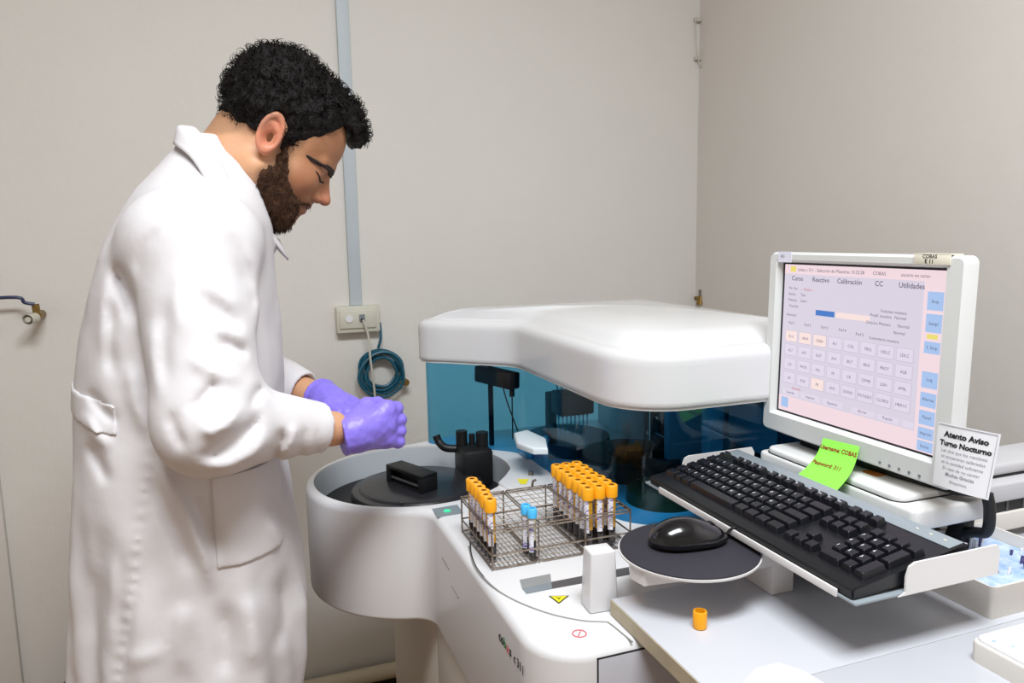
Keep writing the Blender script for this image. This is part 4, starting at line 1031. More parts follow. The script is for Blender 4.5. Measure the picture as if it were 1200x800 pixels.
def nets(sdf, lo, hi, h, B=8, mg=1.7):
    lo = np.array(lo, float); hi = np.array(hi, float); nb = np.ceil((hi-lo)/(h*B)).astype(int); N_ = nb*B
    bc = np.stack(np.meshgrid(*[np.arange(k) for k in nb], indexing='ij'), -1).reshape(-1, 3)
    cen_ = lo+(bc+.5)*B*h-.5*h; d = sdf(cen_); act = np.abs(d) < B*h*.87*mg+.004
    G = np.repeat(np.repeat(np.repeat(np.sign(d).reshape(nb).astype(np.float32), B, 0), B, 1), B, 2)*np.float32(h)
    off = np.stack(np.meshgrid(*[np.arange(B)]*3, indexing='ij'), -1).reshape(-1, 3)
    ids = bc[act]
    for s_ in range(0, len(ids), 400):
        I = (ids[s_:s_+400, None, :]*B+off[None]).reshape(-1, 3); G[I[:, 0], I[:, 1], I[:, 2]] = sdf(lo+I*h)
    S_ = G < 0; c = np.zeros(tuple(N_-1), np.uint8)
    for i in (0, 1):
        for j in (0, 1):
            for k in (0, 1): c += S_[i:N_[0]-1+i, j:N_[1]-1+j, k:N_[2]-1+k]
    cells = np.argwhere((c > 0) & (c < 8)); idx = -np.ones(tuple(N_-1), np.int32); idx[tuple(cells.T)] = np.arange(len(cells))
    acc = np.zeros((len(cells), 3)); cnt = np.zeros(len(cells)); crn = [(i, j, k) for i in (0, 1) for j in (0, 1) for k in (0, 1)]
    val = {q: G[cells[:, 0]+q[0], cells[:, 1]+q[1], cells[:, 2]+q[2]] for q in crn}
    for q in crn:
        for ax in range(3):
            if q[ax] == 0:
                p = list(q); p[ax] = 1; p = tuple(p); a, b = val[q], val[p]; m_ = (a < 0) != (b < 0)
                t = np.where(m_, a/np.where(m_, a-b, 1), 0); pt = np.tile(np.array(q, float), (len(cells), 1)); pt[:, ax] += t
                acc[m_] += pt[m_]; cnt[m_] += 1
    vs = lo+(cells+acc/cnt[:, None])*h; qs = []
    for ax in range(3):
        u, v_ = (ax+1) % 3, (ax+2) % 3; sl = [slice(0, N_[0]), slice(0, N_[1]), slice(0, N_[2])]; s1 = list(sl); s2 = list(sl)
        s1[ax] = slice(0, N_[ax]-1); s2[ax] = slice(1, N_[ax]); A = S_[tuple(s1)]; Bb = S_[tuple(s2)]; e = np.argwhere(A != Bb)
        e = e[(e[:, u] > 0) & (e[:, v_] > 0) & (e[:, u] < N_[u]-1) & (e[:, v_] < N_[v_]-1)]
        if not len(e): continue
        fl = A[tuple(e.T)]; du = np.zeros(3, int); du[u] = 1; dv = np.zeros(3, int); dv[v_] = 1
        q = np.stack([idx[tuple((e-o_).T)] for o_ in (du+dv, dv, 0*du, du)], 1); q[~fl] = q[~fl][:, ::-1]; qs.append(q)
    return vs, np.concatenate(qs)
def net_obj(name, sdf, lo, hi, h, m_, parent, colfn=None, smooth_it=1, moff=1.7):
    vs, qs = nets(sdf, lo, hi, h, mg=moff)
    for _ in range(smooth_it):   # light laplacian smoothing
        e = np.concatenate([qs[:, [0, 1]], qs[:, [1, 2]], qs[:, [2, 3]], qs[:, [3, 0]]]); s_ = np.zeros_like(vs); n_ = np.zeros(len(vs))
        np.add.at(s_, e[:, 0], vs[e[:, 1]]); np.add.at(n_, e[:, 0], 1); np.add.at(s_, e[:, 1], vs[e[:, 0]]); np.add.at(n_, e[:, 1], 1); vs = vs*.5+.5*s_/n_[:, None]
    me = bpy.data.meshes.new(name); me.vertices.add(len(vs)); me.vertices.foreach_set('co', vs.ravel())
    me.loops.add(len(qs)*4); me.loops.foreach_set('vertex_index', qs.ravel().astype(np.int32)); me.polygons.add(len(qs))
    me.polygons.foreach_set('loop_start', np.arange(0, len(qs)*4, 4, dtype=np.int32)); me.update(calc_edges=True); me.validate()
    me.polygons.foreach_set('use_smooth', np.ones(len(me.polygons), bool))
    if colfn is not None:
        ca = me.color_attributes.new('Col', 'FLOAT_COLOR', 'POINT'); co = np.ones((len(vs), 4)); co[:, :3] = colfn(vs); ca.data.foreach_set('color', co.ravel())
    return link(name, me, m_, parent)

# head frame: u forward, v to his left (+Y), w up, tilted forward 36 degrees, origin between the ear canals
HY = 1.38; HO = V3(.066, HY, 1.585); TA = math.radians(35)
EU = V3(math.cos(TA), 0, -math.sin(TA)); EV = V3(0, 1, 0); EW = V3(math.sin(TA), 0, math.cos(TA))
def hl(P): d = P-HO; return np.stack([d@EU, d@EV, d@EW], -1)
def hw(u, v, w): return HO+EU*u+EV*v+EW*w
def loc2(px, py, Y=HY): q = hl(ony(px, py, Y)[None])[0]; return (q[0], q[2])
def head_sdf(P):
    q = hl(P); a = np.stack([q[:, 0], np.abs(q[:, 1]), q[:, 2]], -1)
    d = ell(q, (.002, 0, .048), (.092, .074, .088))
    d = smin(d, ell(q, (.045, 0, .045), (.066, .062, .066)), .03)
    d = smin(d, ell(q, (.048, 0, -.035), (.056, .056, .070)), .03)
    d = smin(d, ell(a, (.070, .034, -.020), (.030, .026, .026)), .02)          # cheekbones
    d = smin(d, cap(a, (.004, .052, -.050), (.075, .020, -.090), .022, .018), .025)   # jaw line
    d = smin(d, ell(q, (.088, 0, -.092), (.018, .022, .018)), .02)             # chin
    d = smin(d, ell(q, (.092, 0, -.058), (.017, .027, .022)), .015)            # muzzle
    d = smin(d, cap(a, (.107, .008, .024), (.088, .044, .020), .0075, .007), .012)  # brow ridge
    d = smin(d, cap(q, (.092, 0, .022), (.104, 0, -.032), .0125, .0150), .012)
    d = smax(d, -ell(a, (.1165, .033, .000), (.0145, .0155, .0115)), .010)          # eye sockets
    d = smin(d, ell(a, (.0875, .0305, .000), (.0135, .0155, .0125)), .006)      # lids over the eyeballs
    d = smin(d, cap(q, (.104, 0, .012), (.128, 0, -.026), .0065, .0085), .010) # nose bridge
    d = smin(d, ell(q, (.127, 0, -.028), (.0105, .0095, .009)), .006)
    d = smin(d, ell(a, (.114, .0125, -.033), (.0105, .0065, .0075)), .006)      # nostril wings
    d = smax(d, -ell(a, (.118, .0065, -.041), (.006, .0032, .004)), .003)
    d = smin(d, ell(q, (.108, 0, -.0525), (.0075, .021, .0055)), .005)          # lips
    d = smin(d, ell(q, (.105, 0, -.0645), (.0078, .019, .0060)), .005)
    d = smax(d, -ell(q, (.116, 0, -.0585), (.010, .022, .0014)), .003)
    # ear
    b = a-np.array([-.004, .0745, .004]); b = np.stack([b[:, 0], b[:, 1]-.18*np.maximum(-b[:, 0]-0, -.02), b[:, 2]], -1)
    ca_, sa_ = math.cos(-.12), math.sin(-.12); bx_ = b[:, 0]*ca_-b[:, 2]*sa_; bz_ = b[:, 0]*sa_+b[:, 2]*ca_
    rr_ = np.sqrt((bx_/.017)**2+((bz_-.002)/.030)**2)
    ring_ = np.sqrt(((rr_-1)*.020)**2+(b[:, 1]-.008)**2)-.0042
    ear = np.maximum(ring_, -1e9)
    plate = np.maximum(np.sqrt((bx_/.0165)**2+(bz_/.0285)**2)*.02-.02, np.abs(b[:, 1]-.002)-.0035)
    ear = smin(ear, plate, .004)
    anti = np.sqrt(((np.sqrt(((bx_+.002)/.010)**2+((bz_+.001)/.018)**2)-1)*.013)**2+(b[:, 1]-.006)**2)-.0028
    ear = smin(ear, anti, .003)
    ear = smax(ear, -ell(np.stack([bx_, b[:, 1], bz_], -1), (.002, .008, -.004), (.0090, .0085, .0125)), .003)
    ear = smin(ear, ell(np.stack([bx_, b[:, 1], bz_], -1), (.006, .003, -.027), (.008, .005, .009)), .005)
    ear = smin(ear, ell(np.stack([bx_, b[:, 1], bz_], -1), (.013, .001, -.004), (.004, .005, .006)), .003)
    return smin(d, ear, .006)
RW = (V3(-.058, 1.205, 1.400), V3(-.050, 1.115, 1.168), V3(.128, 1.195, 1.122))     # right shoulder, elbow, wrist
LWr = ony(378, 468, 1.455)
LW = (V3(-.045, 1.555, 1.400), V3(-.02, 1.60, 1.170), np.array(LWr))
def arms(P, k):
    d = None
    for S_, E_, W_ in (RW, LW):
        a = smin(cap(P, S_, E_, .052, .040), cap(P, E_, W_, .040, .0285), .02); d = a if d is None else np.minimum(d, a)
    return d
def body_sdf(P):
    d = head_sdf(P)
    d = smin(d, cap(P, (.040, HY, 1.575), (-.045, HY, 1.485), .056, .063), .02)
    d = smin(d, cap(P, (.020, HY, 1.60), (-.045, HY, 1.52), .045, .040), .02)
    d = smin(d, cap(P, (-.050, 1.25, 1.42), (-.050, 1.51, 1.42), .055, .055), .03)
    d = smin(d, cap(P, (-.062, HY, 1.37), (-.10, HY, 1.02), .105, .115), .05)
    d = smin(d, arms(P, 1), .03)
    for s_ in (-1, 1):
        d = smin(d, cap(P, (-.11, HY+s_*.09, .98), (-.10, HY+s_*.105, .50), .085, .058), .04)
        d = smin(d, cap(P, (-.10, HY+s_*.105, .50), (-.12, HY+s_*.11, .05), .055, .038), .02)
    return d
pts_line = [(-.14, -.045), (-.076, -.040), (-.045, -.014), (-.022, -.002), (-.004, .040), (.014, .030), (.020, -.012), (.034, -.016), (.042, .018), (.058, .034), (.070, .052), (.084, .092), (.100, .096), (.112, .078), (.16, .072)]
lu = np.array([p[0] for p in pts_line]); lwz = np.array([p[1] for p in pts_line])
lu_, lw_ = lu, lwz
bp = [loc2(x, y) for x, y in ((329, 166), (337, 170), (337, 196), (337, 214), (343, 229), (352, 236), (366, 238), (371, 243), (362, 247), (352, 244), (350, 252), (346, 258), (342, 268), (325, 276), (306, 268), (288, 246), (296, 222), (302, 203), (318, 194))]
bpx = np.array(bp)
def poly_sd(x, y, Pn):
    d = np.full(x.shape, 1e9); ins = np.zeros(x.shape, bool); n_ = len(Pn)
    for i in range(n_):
        a, b = Pn[i], Pn[(i+1) % n_]; e = b-a; w_x = x-a[0]; w_y = y-a[1]; t = np.clip((w_x*e[0]+w_y*e[1])/(e@e), 0, 1)
        d = np.minimum(d, (w_x-e[0]*t)**2+(w_y-e[1]*t)**2)
        cnd = ((a[1] > y) != (b[1] > y)) & (x < (b[0]-a[0])*(y-a[1])/(b[1]-a[1]+1e-12)+a[0]); ins ^= cnd
    return np.sqrt(d)*np.where(ins, -1, 1)
bpx_ = bpx
def body_col(V_):
    q = hl(V_); u, v, w = q[:, 0], np.abs(q[:, 1]), q[:, 2]
    base = np.array(lin('#d39f79')[:3]); C_ = np.tile(base, (len(V_), 1))
    def mixc(mask, hexc):
        nonlocal C_; C_ = C_*(1-mask[:, None])+np.array(lin(hexc)[:3])*mask[:, None]
    face = sst(.03, .07, u)*sst(.10, .06, w)*sst(-.12, -.08, w); mixc(.9*face, '#a06b49')  # shade on the front of the face, painted into the skin colour
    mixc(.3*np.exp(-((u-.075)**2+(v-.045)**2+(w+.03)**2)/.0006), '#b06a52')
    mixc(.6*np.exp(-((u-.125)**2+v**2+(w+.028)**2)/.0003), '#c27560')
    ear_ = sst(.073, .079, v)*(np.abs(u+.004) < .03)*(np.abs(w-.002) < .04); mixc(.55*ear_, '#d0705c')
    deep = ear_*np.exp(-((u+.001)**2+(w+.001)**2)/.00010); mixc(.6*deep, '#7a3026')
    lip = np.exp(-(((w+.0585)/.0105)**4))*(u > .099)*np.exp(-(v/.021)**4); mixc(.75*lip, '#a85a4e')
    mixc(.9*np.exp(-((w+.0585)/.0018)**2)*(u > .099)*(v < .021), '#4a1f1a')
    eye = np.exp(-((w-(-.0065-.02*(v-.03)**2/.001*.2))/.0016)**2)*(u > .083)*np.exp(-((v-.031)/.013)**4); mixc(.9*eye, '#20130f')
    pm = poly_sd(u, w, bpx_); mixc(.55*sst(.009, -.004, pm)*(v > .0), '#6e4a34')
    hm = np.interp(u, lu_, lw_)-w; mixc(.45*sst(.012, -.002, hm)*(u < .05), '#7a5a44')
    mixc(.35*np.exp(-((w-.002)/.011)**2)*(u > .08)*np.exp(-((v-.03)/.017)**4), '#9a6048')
    return np.clip(C_, 0, 1)
MAN = empty('person', 'bearded man in white lab coat and violet gloves, head bent over the analyser', 'person', (-.10, HY, FZ))
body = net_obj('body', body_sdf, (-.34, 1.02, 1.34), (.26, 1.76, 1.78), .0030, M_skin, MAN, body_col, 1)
# lower body joined into the same mesh
vs2, qs2 = nets(body_sdf, (-.34, 1.02, FZ+.02), (.26, 1.76, 1.36), .008)
bm = bmesh.new(); bm.from_mesh(body.data); n0 = len(bm.verts)
nv = [bm.verts.new(p) for p in vs2]
for q in qs2: bm.faces.new([nv[i] for i in q]).smooth = True
lay = bm.verts.layers.float_color.get('Col')
if lay:
    base_ = lin('#d39f79')
    for v_ in nv: v_[lay] = base_
bm.to_mesh(body.data); bm.free()

# brows, lashes, hair, beard
def face_line(P, vw, th0, th1, lift):
    """thin raised strip that follows the face surface along a (v, w) polyline"""
    q = hl(P); v_, w_ = np.abs(q[:, 1]), q[:, 2]; d = np.full(len(P), 1e9); n_ = len(vw)-1
    for i in range(n_):
        a, b = np.array(vw[i]), np.array(vw[i+1]); e = b-a; t = np.clip(((v_-a[0])*e[0]+(w_-a[1])*e[1])/(e@e), 0, 1)
        g = (i+t)/n_; th = th0+(th1-th0)*g; d = np.minimum(d, np.sqrt((v_-a[0]-e[0]*t)**2+(w_-a[1]-e[1]*t)**2)-th)
    return smax(smax(head_sdf(P)-lift, d, .001), .06-q[:, 0], .001)
net_obj('eyebrows', lambda P: face_line(P, [(.008, .0155), (.020, .0180), (.034, .0190), (.047, .0160), (.060, .0115)], .0056, .0030, .0018)+.0007*np.sin(P[:, 2]*1100+P[:, 0]*600), (.08, 1.30, 1.46), (.24, 1.46, 1.62), .0012, M_brow, body, None, 1, 2.6)
net_obj('eyelashes', lambda P: face_line(P, [(.014, -.0045), (.023, -.0070), (.033, -.0072), (.042, -.0048), (.051, -.0005)], (.0015), .0012, .0014), (.08, 1.30, 1.46), (.24, 1.46, 1.60), .0009, M_brow, body, None, 0, 2.6)
def nz(P, f, ph=0):
    x, y, z = (P*f).T
    return (np.sin(x*1.0+1.7*np.sin(y*.9+ph))+np.sin(y*1.1+1.6*np.sin(z*.8+1.3+ph))+np.sin(z*1.05+1.8*np.sin(x*.85+2.1+ph)))/3
def hair_smooth(P):
    q = hl(P); u, v, w = q.T
    d = ell(q, (.002, 0, .050), (.101, .085, .100))
    d = smin(d, ell(q, (-.028, 0, .078), (.080, .078, .082)), .03)
    d = smin(d, ell(q, (.060, 0, .090), (.064, .066, .058)), .03)
    d = smin(d, ell(q, (.096, 0, .098), (.036, .050, .030)), .02)
    fade = .009*sst(.05, -.02, w-np.interp(u, lu, lwz))
    return d+fade
def hair_sdf(P):
    q = hl(P); u, v, w = q.T
    d = hair_smooth(P)-.0045*nz(P, 150)-.003*nz(P, 310, 1.)
    hl_ = np.interp(u, lu, lwz)
    cut = hl_-w+.003*nz(P, 260, 2.)
    d = smax(d, cut*.75, .006)
    return d
hair = net_obj('hair', hair_sdf, (-.09, 1.26, 1.50), (.28, 1.50, 1.80), .0028, M_hair, body, None, 0, 2.2)
# curls: short arcs scattered over the hair
hv = np.empty(len(hair.data.vertices)*3); hair.data.vertices.foreach_get('co', hv); hv = hv.reshape(-1, 3)
q = hl(hv); ok = (hair_smooth(hv) > -.010) & ((q[:, 2]-np.interp(q[:, 0], lu, lwz)) > .020)
hv = hv[ok]; pick = hv[rng.choice(len(hv), 2600)]
def grad(f, P, e=.002):
    g = np.stack([f(P+np.eye(3)[i]*e)-f(P-np.eye(3)[i]*e) for i in range(3)], -1); return g/np.linalg.norm(g, axis=1)[:, None]
gn = grad(hair_smooth, pick)
def strands(name, P0, NRM, fn, rad, seg, m_, parent, sides=3):
    VV, FF = [], []
    for p, n_ in zip(P0, NRM):
        pl = fn(p, n_); base_i = len(VV); kk = len(pl)
        t = pl[-1]-pl[0]; t = t/np.linalg.norm(t); a = np.cross(t, n_); a /= np.linalg.norm(a)+1e-9; b = np.cross(t, a)
        for i, pp_ in enumerate(pl):
            r_ = rad*(1-.7*i/(kk-1))
            for s_ in range(sides): an = 2*PI*s_/sides; VV.append(pp_+a*r_*math.cos(an)+b*r_*math.sin(an))
        for i in range(kk-1):
            for s_ in range(sides):
                s2_ = (s_+1) % sides; FF.append((base_i+i*sides+s_, base_i+i*sides+s2_, base_i+(i+1)*sides+s2_, base_i+(i+1)*sides+s_))
    me = bpy.data.meshes.new(name); me.from_pydata([tuple(v_) for v_ in VV], [], FF); me.update()
    o_ = link(name, me, m_, parent); shade(me, 180); o_['kind'] = 'stuff'; return o_
def curl(p, n_):
    t = np.cross(n_, rng.normal(size=3)); t /= np.linalg.norm(t); r = rng.uniform(.004, .0085); a0 = rng.uniform(-.6, .3); out_ = []
    for i in range(7):
        a = a0+i*.62; out_.append(p-n_*.002+t*r*math.sin(a)+n_*r*.8*(1-math.cos(a))*.9+np.cross(n_, t)*.0012*i)
    return out_
strands('hair_curls', pick, gn, curl, .0011, 7, M_hair, body)
# beard
def beard_sdf(P):
    q = hl(P); m_ = poly_sd(q[:, 0], q[:, 2], bpx)
    lip = ell(q, (.110, 0, -.0585), (.018, .022, .0125))
    base = head_sdf(P)
    low = sst(-.05, -.10, q[:, 2]); ed = sst(.001, .013, -m_)
    d = base-.0006-.0034*ed-.007*ed*low*sst(.02, .06, q[:, 0])-.002*nz(P, 420)-.0015*nz(P, 800, 1)
    d = smax(d, m_+.002*nz(P, 300, 3)+.001, .004)
    return smax(d, -lip, .002)
beard = net_obj('beard', beard_sdf, (-.02, 1.28, 1.40), (.20, 1.48, 1.62), .0024, M_beard, body, None, 0, 2.2)
bv = np.empty(len(beard.data.vertices)*3); beard.data.vertices.foreach_get('co', bv); bv = bv.reshape(-1, 3); bv = bv[head_sdf(bv) > .001]
pk = bv[rng.choice(len(bv), 3200)]; gb_ = grad(head_sdf, pk)
def bristle(p, n_):
    dirn = n_*.45+(-EW)*.8+EU*.15+rng.normal(size=3)*.30; dirn /= np.linalg.norm(dirn); L_ = rng.uniform(.004, .009); return [p-n_*.001, p+dirn*L_*.5, p+dirn*L_+V3(0, 0, -.0008)]
strands('beard_bristles', pk, gb_, bristle, .00055, 3, M_beard, body)

# ---- lab coat
sec = np.array([[.45, -.300, .055, .235], [.60, -.302, .062, .238], [.70, -.300, .076, .238], [.80, -.293, .082, .236], [.90, -.285, .076, .232], [.98, -.278, .068, .228], [1.06, -.270, .064, .222], [1.12, -.263, .064, .218],
    [1.20, -.254, .066, .212], [1.28, -.240, .066, .205], [1.346, -.223, .065, .198], [1.40, -.205, .062, .188], [1.448, -.180, .062, .165], [1.503, -.144, .052, .120], [1.551, -.103, .028, .085], [1.586, -.070, .0, .065], [1.61, -.055, -.02, .05]])
HEM = .60
def torso(P):
    z = P[:, 2]; xb = np.interp(z, sec[:, 0], sec[:, 1]); xf = np.interp(z, sec[:, 0], sec[:, 2]); yh = np.interp(z, sec[:, 0], sec[:, 3])
    cx_ = (xb+xf)/2; a = (xf-xb)/2; dx = (P[:, 0]-cx_)/a; dy = (P[:, 1]-HY)/yh
    pw = 2.35; k = (np.abs(dx)**pw+np.abs(dy)**pw)**(1/pw); m_ = np.minimum(a, yh)
    return np.maximum((k-1)*m_*.92, z-1.592)
def crease(P, pts, r, depth):
    """depth > 0 raises a fold, < 0 presses one in, along a polyline; it fades out at both ends"""
    d = np.full(len(P), 1e9); g = np.zeros(len(P)); n_ = len(pts)-1
    for i in range(n_):
        a, b = pts[i], pts[i+1]; ba = b-a; h_ = np.clip((P-a)@ba/(ba@ba), 0, 1); e = np.sqrt(((P-a-h_[:, None]*ba)**2).sum(-1))
        g = np.where(e < d, (i+h_)/n_, g); d = np.minimum(d, e)
    return -depth*np.exp(-(d/r)**2)*sst(0, .3, g)*sst(1, .7, g)
def S1(px, py, Y=1.15): return ony(px, py, Y)
def pix(P):
    d = P-CP; k = d@FWD; return 600+F*(d@RT)/k, 400-F*(d@UP)/k
FT = [  # (polyline seen from the front of the scene, half width, height): folds on the body of the coat
 ([(136, 306), (143, 330), (152, 352), (160, 385)], 8, -.011), ([(150, 300), (158, 330), (166, 350)], 7, .006), ([(124, 300), (120, 360), (124, 430)], 9, .004),
 ([(132, 345), (128, 400), (134, 450)], 8, -.005), ([(150, 420), (158, 470), (178, 520)], 9, .006),
 ([(100, 455), (120, 480), (140, 500)], 7, -.005), ([(96, 480), (112, 510), (134, 528)], 7, .005), ([(100, 515), (118, 545), (128, 570)], 7, -.005), 
 ([(180, 535), (200, 570), (222, 610), (242, 660), (250, 700)], 10, .010), ([(176, 548), (190, 590), (212, 640), (225, 680)], 9, -.007), ([(215, 570), (240, 610), (262, 660)], 10, -.005),
 ([(120, 610), (116, 690), (120, 790)], 11, -.004), ([(132, 640), (130, 700), (126, 770)], 8, .005),
 ([(140, 776), (168, 770), (200, 762)], 10, .003), ([(262, 700), (266, 750), (262, 798)], 12, -.006), ([(290, 690), (296, 740), (300, 790)], 12, .005),
 ([(215, 700), (210, 750), (216, 798)], 12, .005), ([(322, 670), (330, 720), (326, 770)], 9, -.005), ([(312, 600), (332, 640), (340, 690)], 8, .004), ([(190, 205), (205, 235), (228, 250)], 8, -.003),
 ([(150, 262), (180, 238), (205, 232)], 8, .003)]
FA = [  # sleeve
 ([(283, 276), (300, 310), (306, 350), (300, 400)], 7, .006), ([(262, 262), (282, 300), (290, 345)], 8, -.005), ([(228, 330), (256, 342), (288, 366)], 8, .006), ([(238, 352), (262, 368), (286, 388)], 7, -.005),
 ([(252, 398), (272, 406), (294, 418)], 6, -.008), ([(246, 384), (270, 388), (296, 400)], 6, .005), ([(218, 415), (245, 432), (290, 448)], 9, .008), ([(258, 444), (242, 462), (222, 486)], 7, -.012),
 ([(228, 500), (248, 506), (268, 496), (290, 466)], 8, .012), ([(228, 536), (250, 532), (272, 519), (298, 498), (306, 474)], 7, -.013), ([(236, 550), (270, 546), (300, 530), (318, 500)], 8, .009),
 ([(318, 545), (328, 520), (332, 500)], 6, -.009), ([(326, 542), (342, 518), (348, 492)], 6, .007), ([(346, 542), (356, 520), (358, 496)], 5, -.005), ([(368, 546), (372, 520), (374, 494)], 3.5, -.003),
 ([(196, 345), (192, 400), (196, 455)], 9, -.005), ([(180, 370), (178, 420), (190, 480)], 8, .004), ([(212, 300), (206, 350), (214, 400)], 9, .004), ([(190, 264), (168, 288), (156, 325)], 4, -.005),
 ([(192, 272), (210, 262), (240, 256)], 5, -.003), ([(198, 478), (205, 505), (218, 530)], 7, -.006), ([(310, 452), (300, 462), (292, 482)], 6, -.007), ([(272, 470), (262, 482), (250, 488)], 6, .006)]
def pcrease(px, py, Y, pts, r, depth):
    d = np.full(len(px), 1e9); g = np.zeros(len(px)); n_ = len(pts)-1
    for i in range(n_):
        a, b = pts[i], pts[i+1]; bx_, by_ = b[0]-a[0], b[1]-a[1]; h_ = np.clip(((px-a[0])*bx_+(py-a[1])*by_)/(bx_*bx_+by_*by_), 0, 1)
        e = np.hypot(px-a[0]-h_*bx_, py-a[1]-h_*by_); g = np.where(e < d, (i+h_)/n_, g); d = np.minimum(d, e)
    return -depth*np.exp(-(d/r)**2)*sst(0, .3, g)*sst(1, .7, g)
def sleeve(P, S_, E_, W_, near):
    d = smin(cap(P, S_, E_, .083, .070), cap(P, E_, E_+(W_-E_)*.92, .066, .0395), .035)
    return d
CW = RW[1]+(RW[2]-RW[1])*.90; CL = LW[1]+(LW[2]-LW[1])*.80
def coat_raw(P):
    d = torso(P)
    x, y, z = P.T
    amp = sst(1.15, .75, z)
    ang = np.arctan2(y-HY, x+.11)
    d = d-.006*amp*np.sin(ang*9+2.2*np.sin(z*5)+1.0)-.0025*amp*np.sin(ang*21+z*9)
    d = d-.0022*nz(P, 26)-.0012*nz(P, 60, 1.5)
    near = sst(1.36, 1.30, y)
    # princess seam with puckers, far side mirrored
    xs = np.interp(z, [.55, .70, .85, 1.0, 1.15, 1.25], [-.215, -.200, -.178, -.150, -.135, -.125])
    far = P.copy(); far[:, 1] = 2*HY-far[:, 1]
    px, py = pix(P); nr = sst(1.40, 1.32, y)
    for pts, r, dp in FT: d = d+nr*pcrease(px, py, y, pts, r, dp*1.1)
    sx_ = np.interp(py, [480, 557, 611, 680, 728, 795], [186, 181, 172, 162, 154, 143]); e_ = px-sx_; on_ = nr*sst(500, 540, py)
    d = d+on_*(.0014*np.exp(-(e_/3.2)**2)-.0011*np.exp(-((e_+7)/6)**2)*np.sin(py*.42+.9*np.sin(py*.11)))
    # shoulders
    d = smin(d, ell(P, (-.060, 1.225, 1.432), (.090, .080, .070)), .05); d = smin(d, ell(P, (-.050, 1.535, 1.432), (.090, .080, .070)), .05)
    return d
def sleeves(P):
    a = sleeve(P, RW[0], RW[1], RW[2], 1)
    px, py = pix(P); nr = sst(1.24, 1.18, P[:, 1])
    for pts, r, dp in FA: a = a+nr*pcrease(px, py, P[:, 1], pts, r, dp)
    b = sleeve(P, LW[0], LW[1], LW[2], 0)
    return a-.0012*nz(P, 70, .4), b-.002*nz(P, 60, .9)
def coat_sdf(P):
    t = coat_raw(P); a, b = sleeves(P)
    z = P[:, 2]; k = .012+.03*sst(1.30, 1.42, z)
    d = smin(t, a, k); d = smin(d, b, k)
    # cuffs: cut the sleeve ends and hollow them
    for E_, W_, C_, r in ((RW[1], RW[2], CW, .035), (LW[1], LW[2], CL, .037)):
        ax = (W_-E_)/np.linalg.norm(W_-E_)
        cutp = (P-C_)@ax; nearc = cap(P, C_-ax*.02, C_+ax*.08, .075, .075)
        d = np.where(nearc < 0, np.maximum(d, cutp), d)
        d = smax(d, -cap(P, C_-ax*.05, C_+ax*.05, r-.003, r-.003), .002)
    # hem and hollow skirt, neck opening
    hemz = HEM+.045*sst(-.1, .08, P[:, 0])
    d = np.maximum(d, hemz-z)
    inner = torso(P)+.030+.006*np.sin(np.arctan2(P[:, 1]-HY, P[:, 0]+.11)*9)
    d = smax(d, -np.maximum(inner, z-.93), .004)
    d = smax(d, -cap(P, (.05, HY, 1.60), (-.030, HY, 1.50), .062, .060), .004)
    return d
coat = net_obj('lab_coat', coat_sdf, (-.345, 1.00, .56), (.20, 1.74, 1.64), .0043, M_coat, body, None, 3, 2.0)
def patch(name, cond, thick, lo, hi, h=.0035, base_=None):
    f_ = base_ or (lambda P: smin(coat_raw(P), sleeves(P)[0], .012) if False else coat_raw(P))
    return net_obj(name, lambda P: smax(f_(P)-thick, cond(P), .0015), lo, hi, h, M_coat, coat, None, 1, 2.2)
pA, pB = S1(246, 560, 1.16), S1(338, 652, 1.16)
patch('pocket', lambda P: np.maximum(np.maximum(np.abs(P[:, 0]-(pA[0]+pB[0])/2)-(pB[0]-pA[0])/2, pB[2]-P[:, 2]+.12*(P[:, 0]-pA[0])*0), np.maximum(P[:, 2]-pA[2]-.02, np.maximum(P[:, 1]-1.30, -(coat_raw(P)+.004)))), .0035, (-.12, 1.10, .80), (.12, 1.32, 1.06))
bz0 = S1(92, 452, 1.3)[2]
patch('back_belt', lambda P: np.maximum(np.abs(P[:, 2]-(1.185-.20*(P[:, 0]+.26)))-.022, np.maximum(P[:, 0]+.175, -(coat_raw(P)+.004))), .0025, (-.30, 1.10, 1.10), (-.15, 1.66, 1.24))
for px, py in ((323, 368), (326, 448), (338, 585)):
    q_ = ony(px, py, 1.352); bm = bmesh.new(); cyl(bm, (q_[0]-.004, 1.36, q_[2]), (q_[0]+.001, 1.345, q_[2]), .006, .006, seg=14); bm_obj('button', bm, M_panelg, coat)
# cuff seams
bm = bmesh.new()
ax = (RW[2]-RW[1])/np.linalg.norm(RW[2]-RW[1]); e1 = np.cross(ax, V3(0, 0, 1)); e1 /= np.linalg.norm(e1); e2 = np.cross(e1, ax)
# collar: a folded ribbon around the neck
def mirror(p): return V3(p[0], 2*HY-p[1], p[2])
inr = [V3(-.046, HY, 1.603), V3(-.044, 1.335, 1.600), ony(262, 187, 1.312), ony(286, 226, 1.308), ony(312, 262, 1.330), ony(327, 281, 1.362)]
outr = [V3(-.078, HY, 1.582), V3(-.078, 1.315, 1.572), ony(226, 188, 1.282), ony(258, 240, 1.262), ony(292, 285, 1.290), ony(318, 302, 1.350)]
mid = [(a+b)/2+d_ for a, b, d_ in zip(inr, outr, [V3(-.010, 0, .014), V3(-.008, -.008, .014), V3(-.002, -.016, .012), V3(.004, -.018, .010), V3(.006, -.014, .008), V3(.004, -.004, .004)])]
low = [a+V3(.014, .012 if i else 0, -.035) for i, a in enumerate(inr)]; low[0] = inr[0]+V3(.012, 0, -.035)
def fullp(L_): f_ = smooth_path(L_, 6); return [mirror(p) for p in f_[::-1]]+f_[1:]
R4 = [fullp(low), fullp(inr), fullp(mid), fullp(outr)]
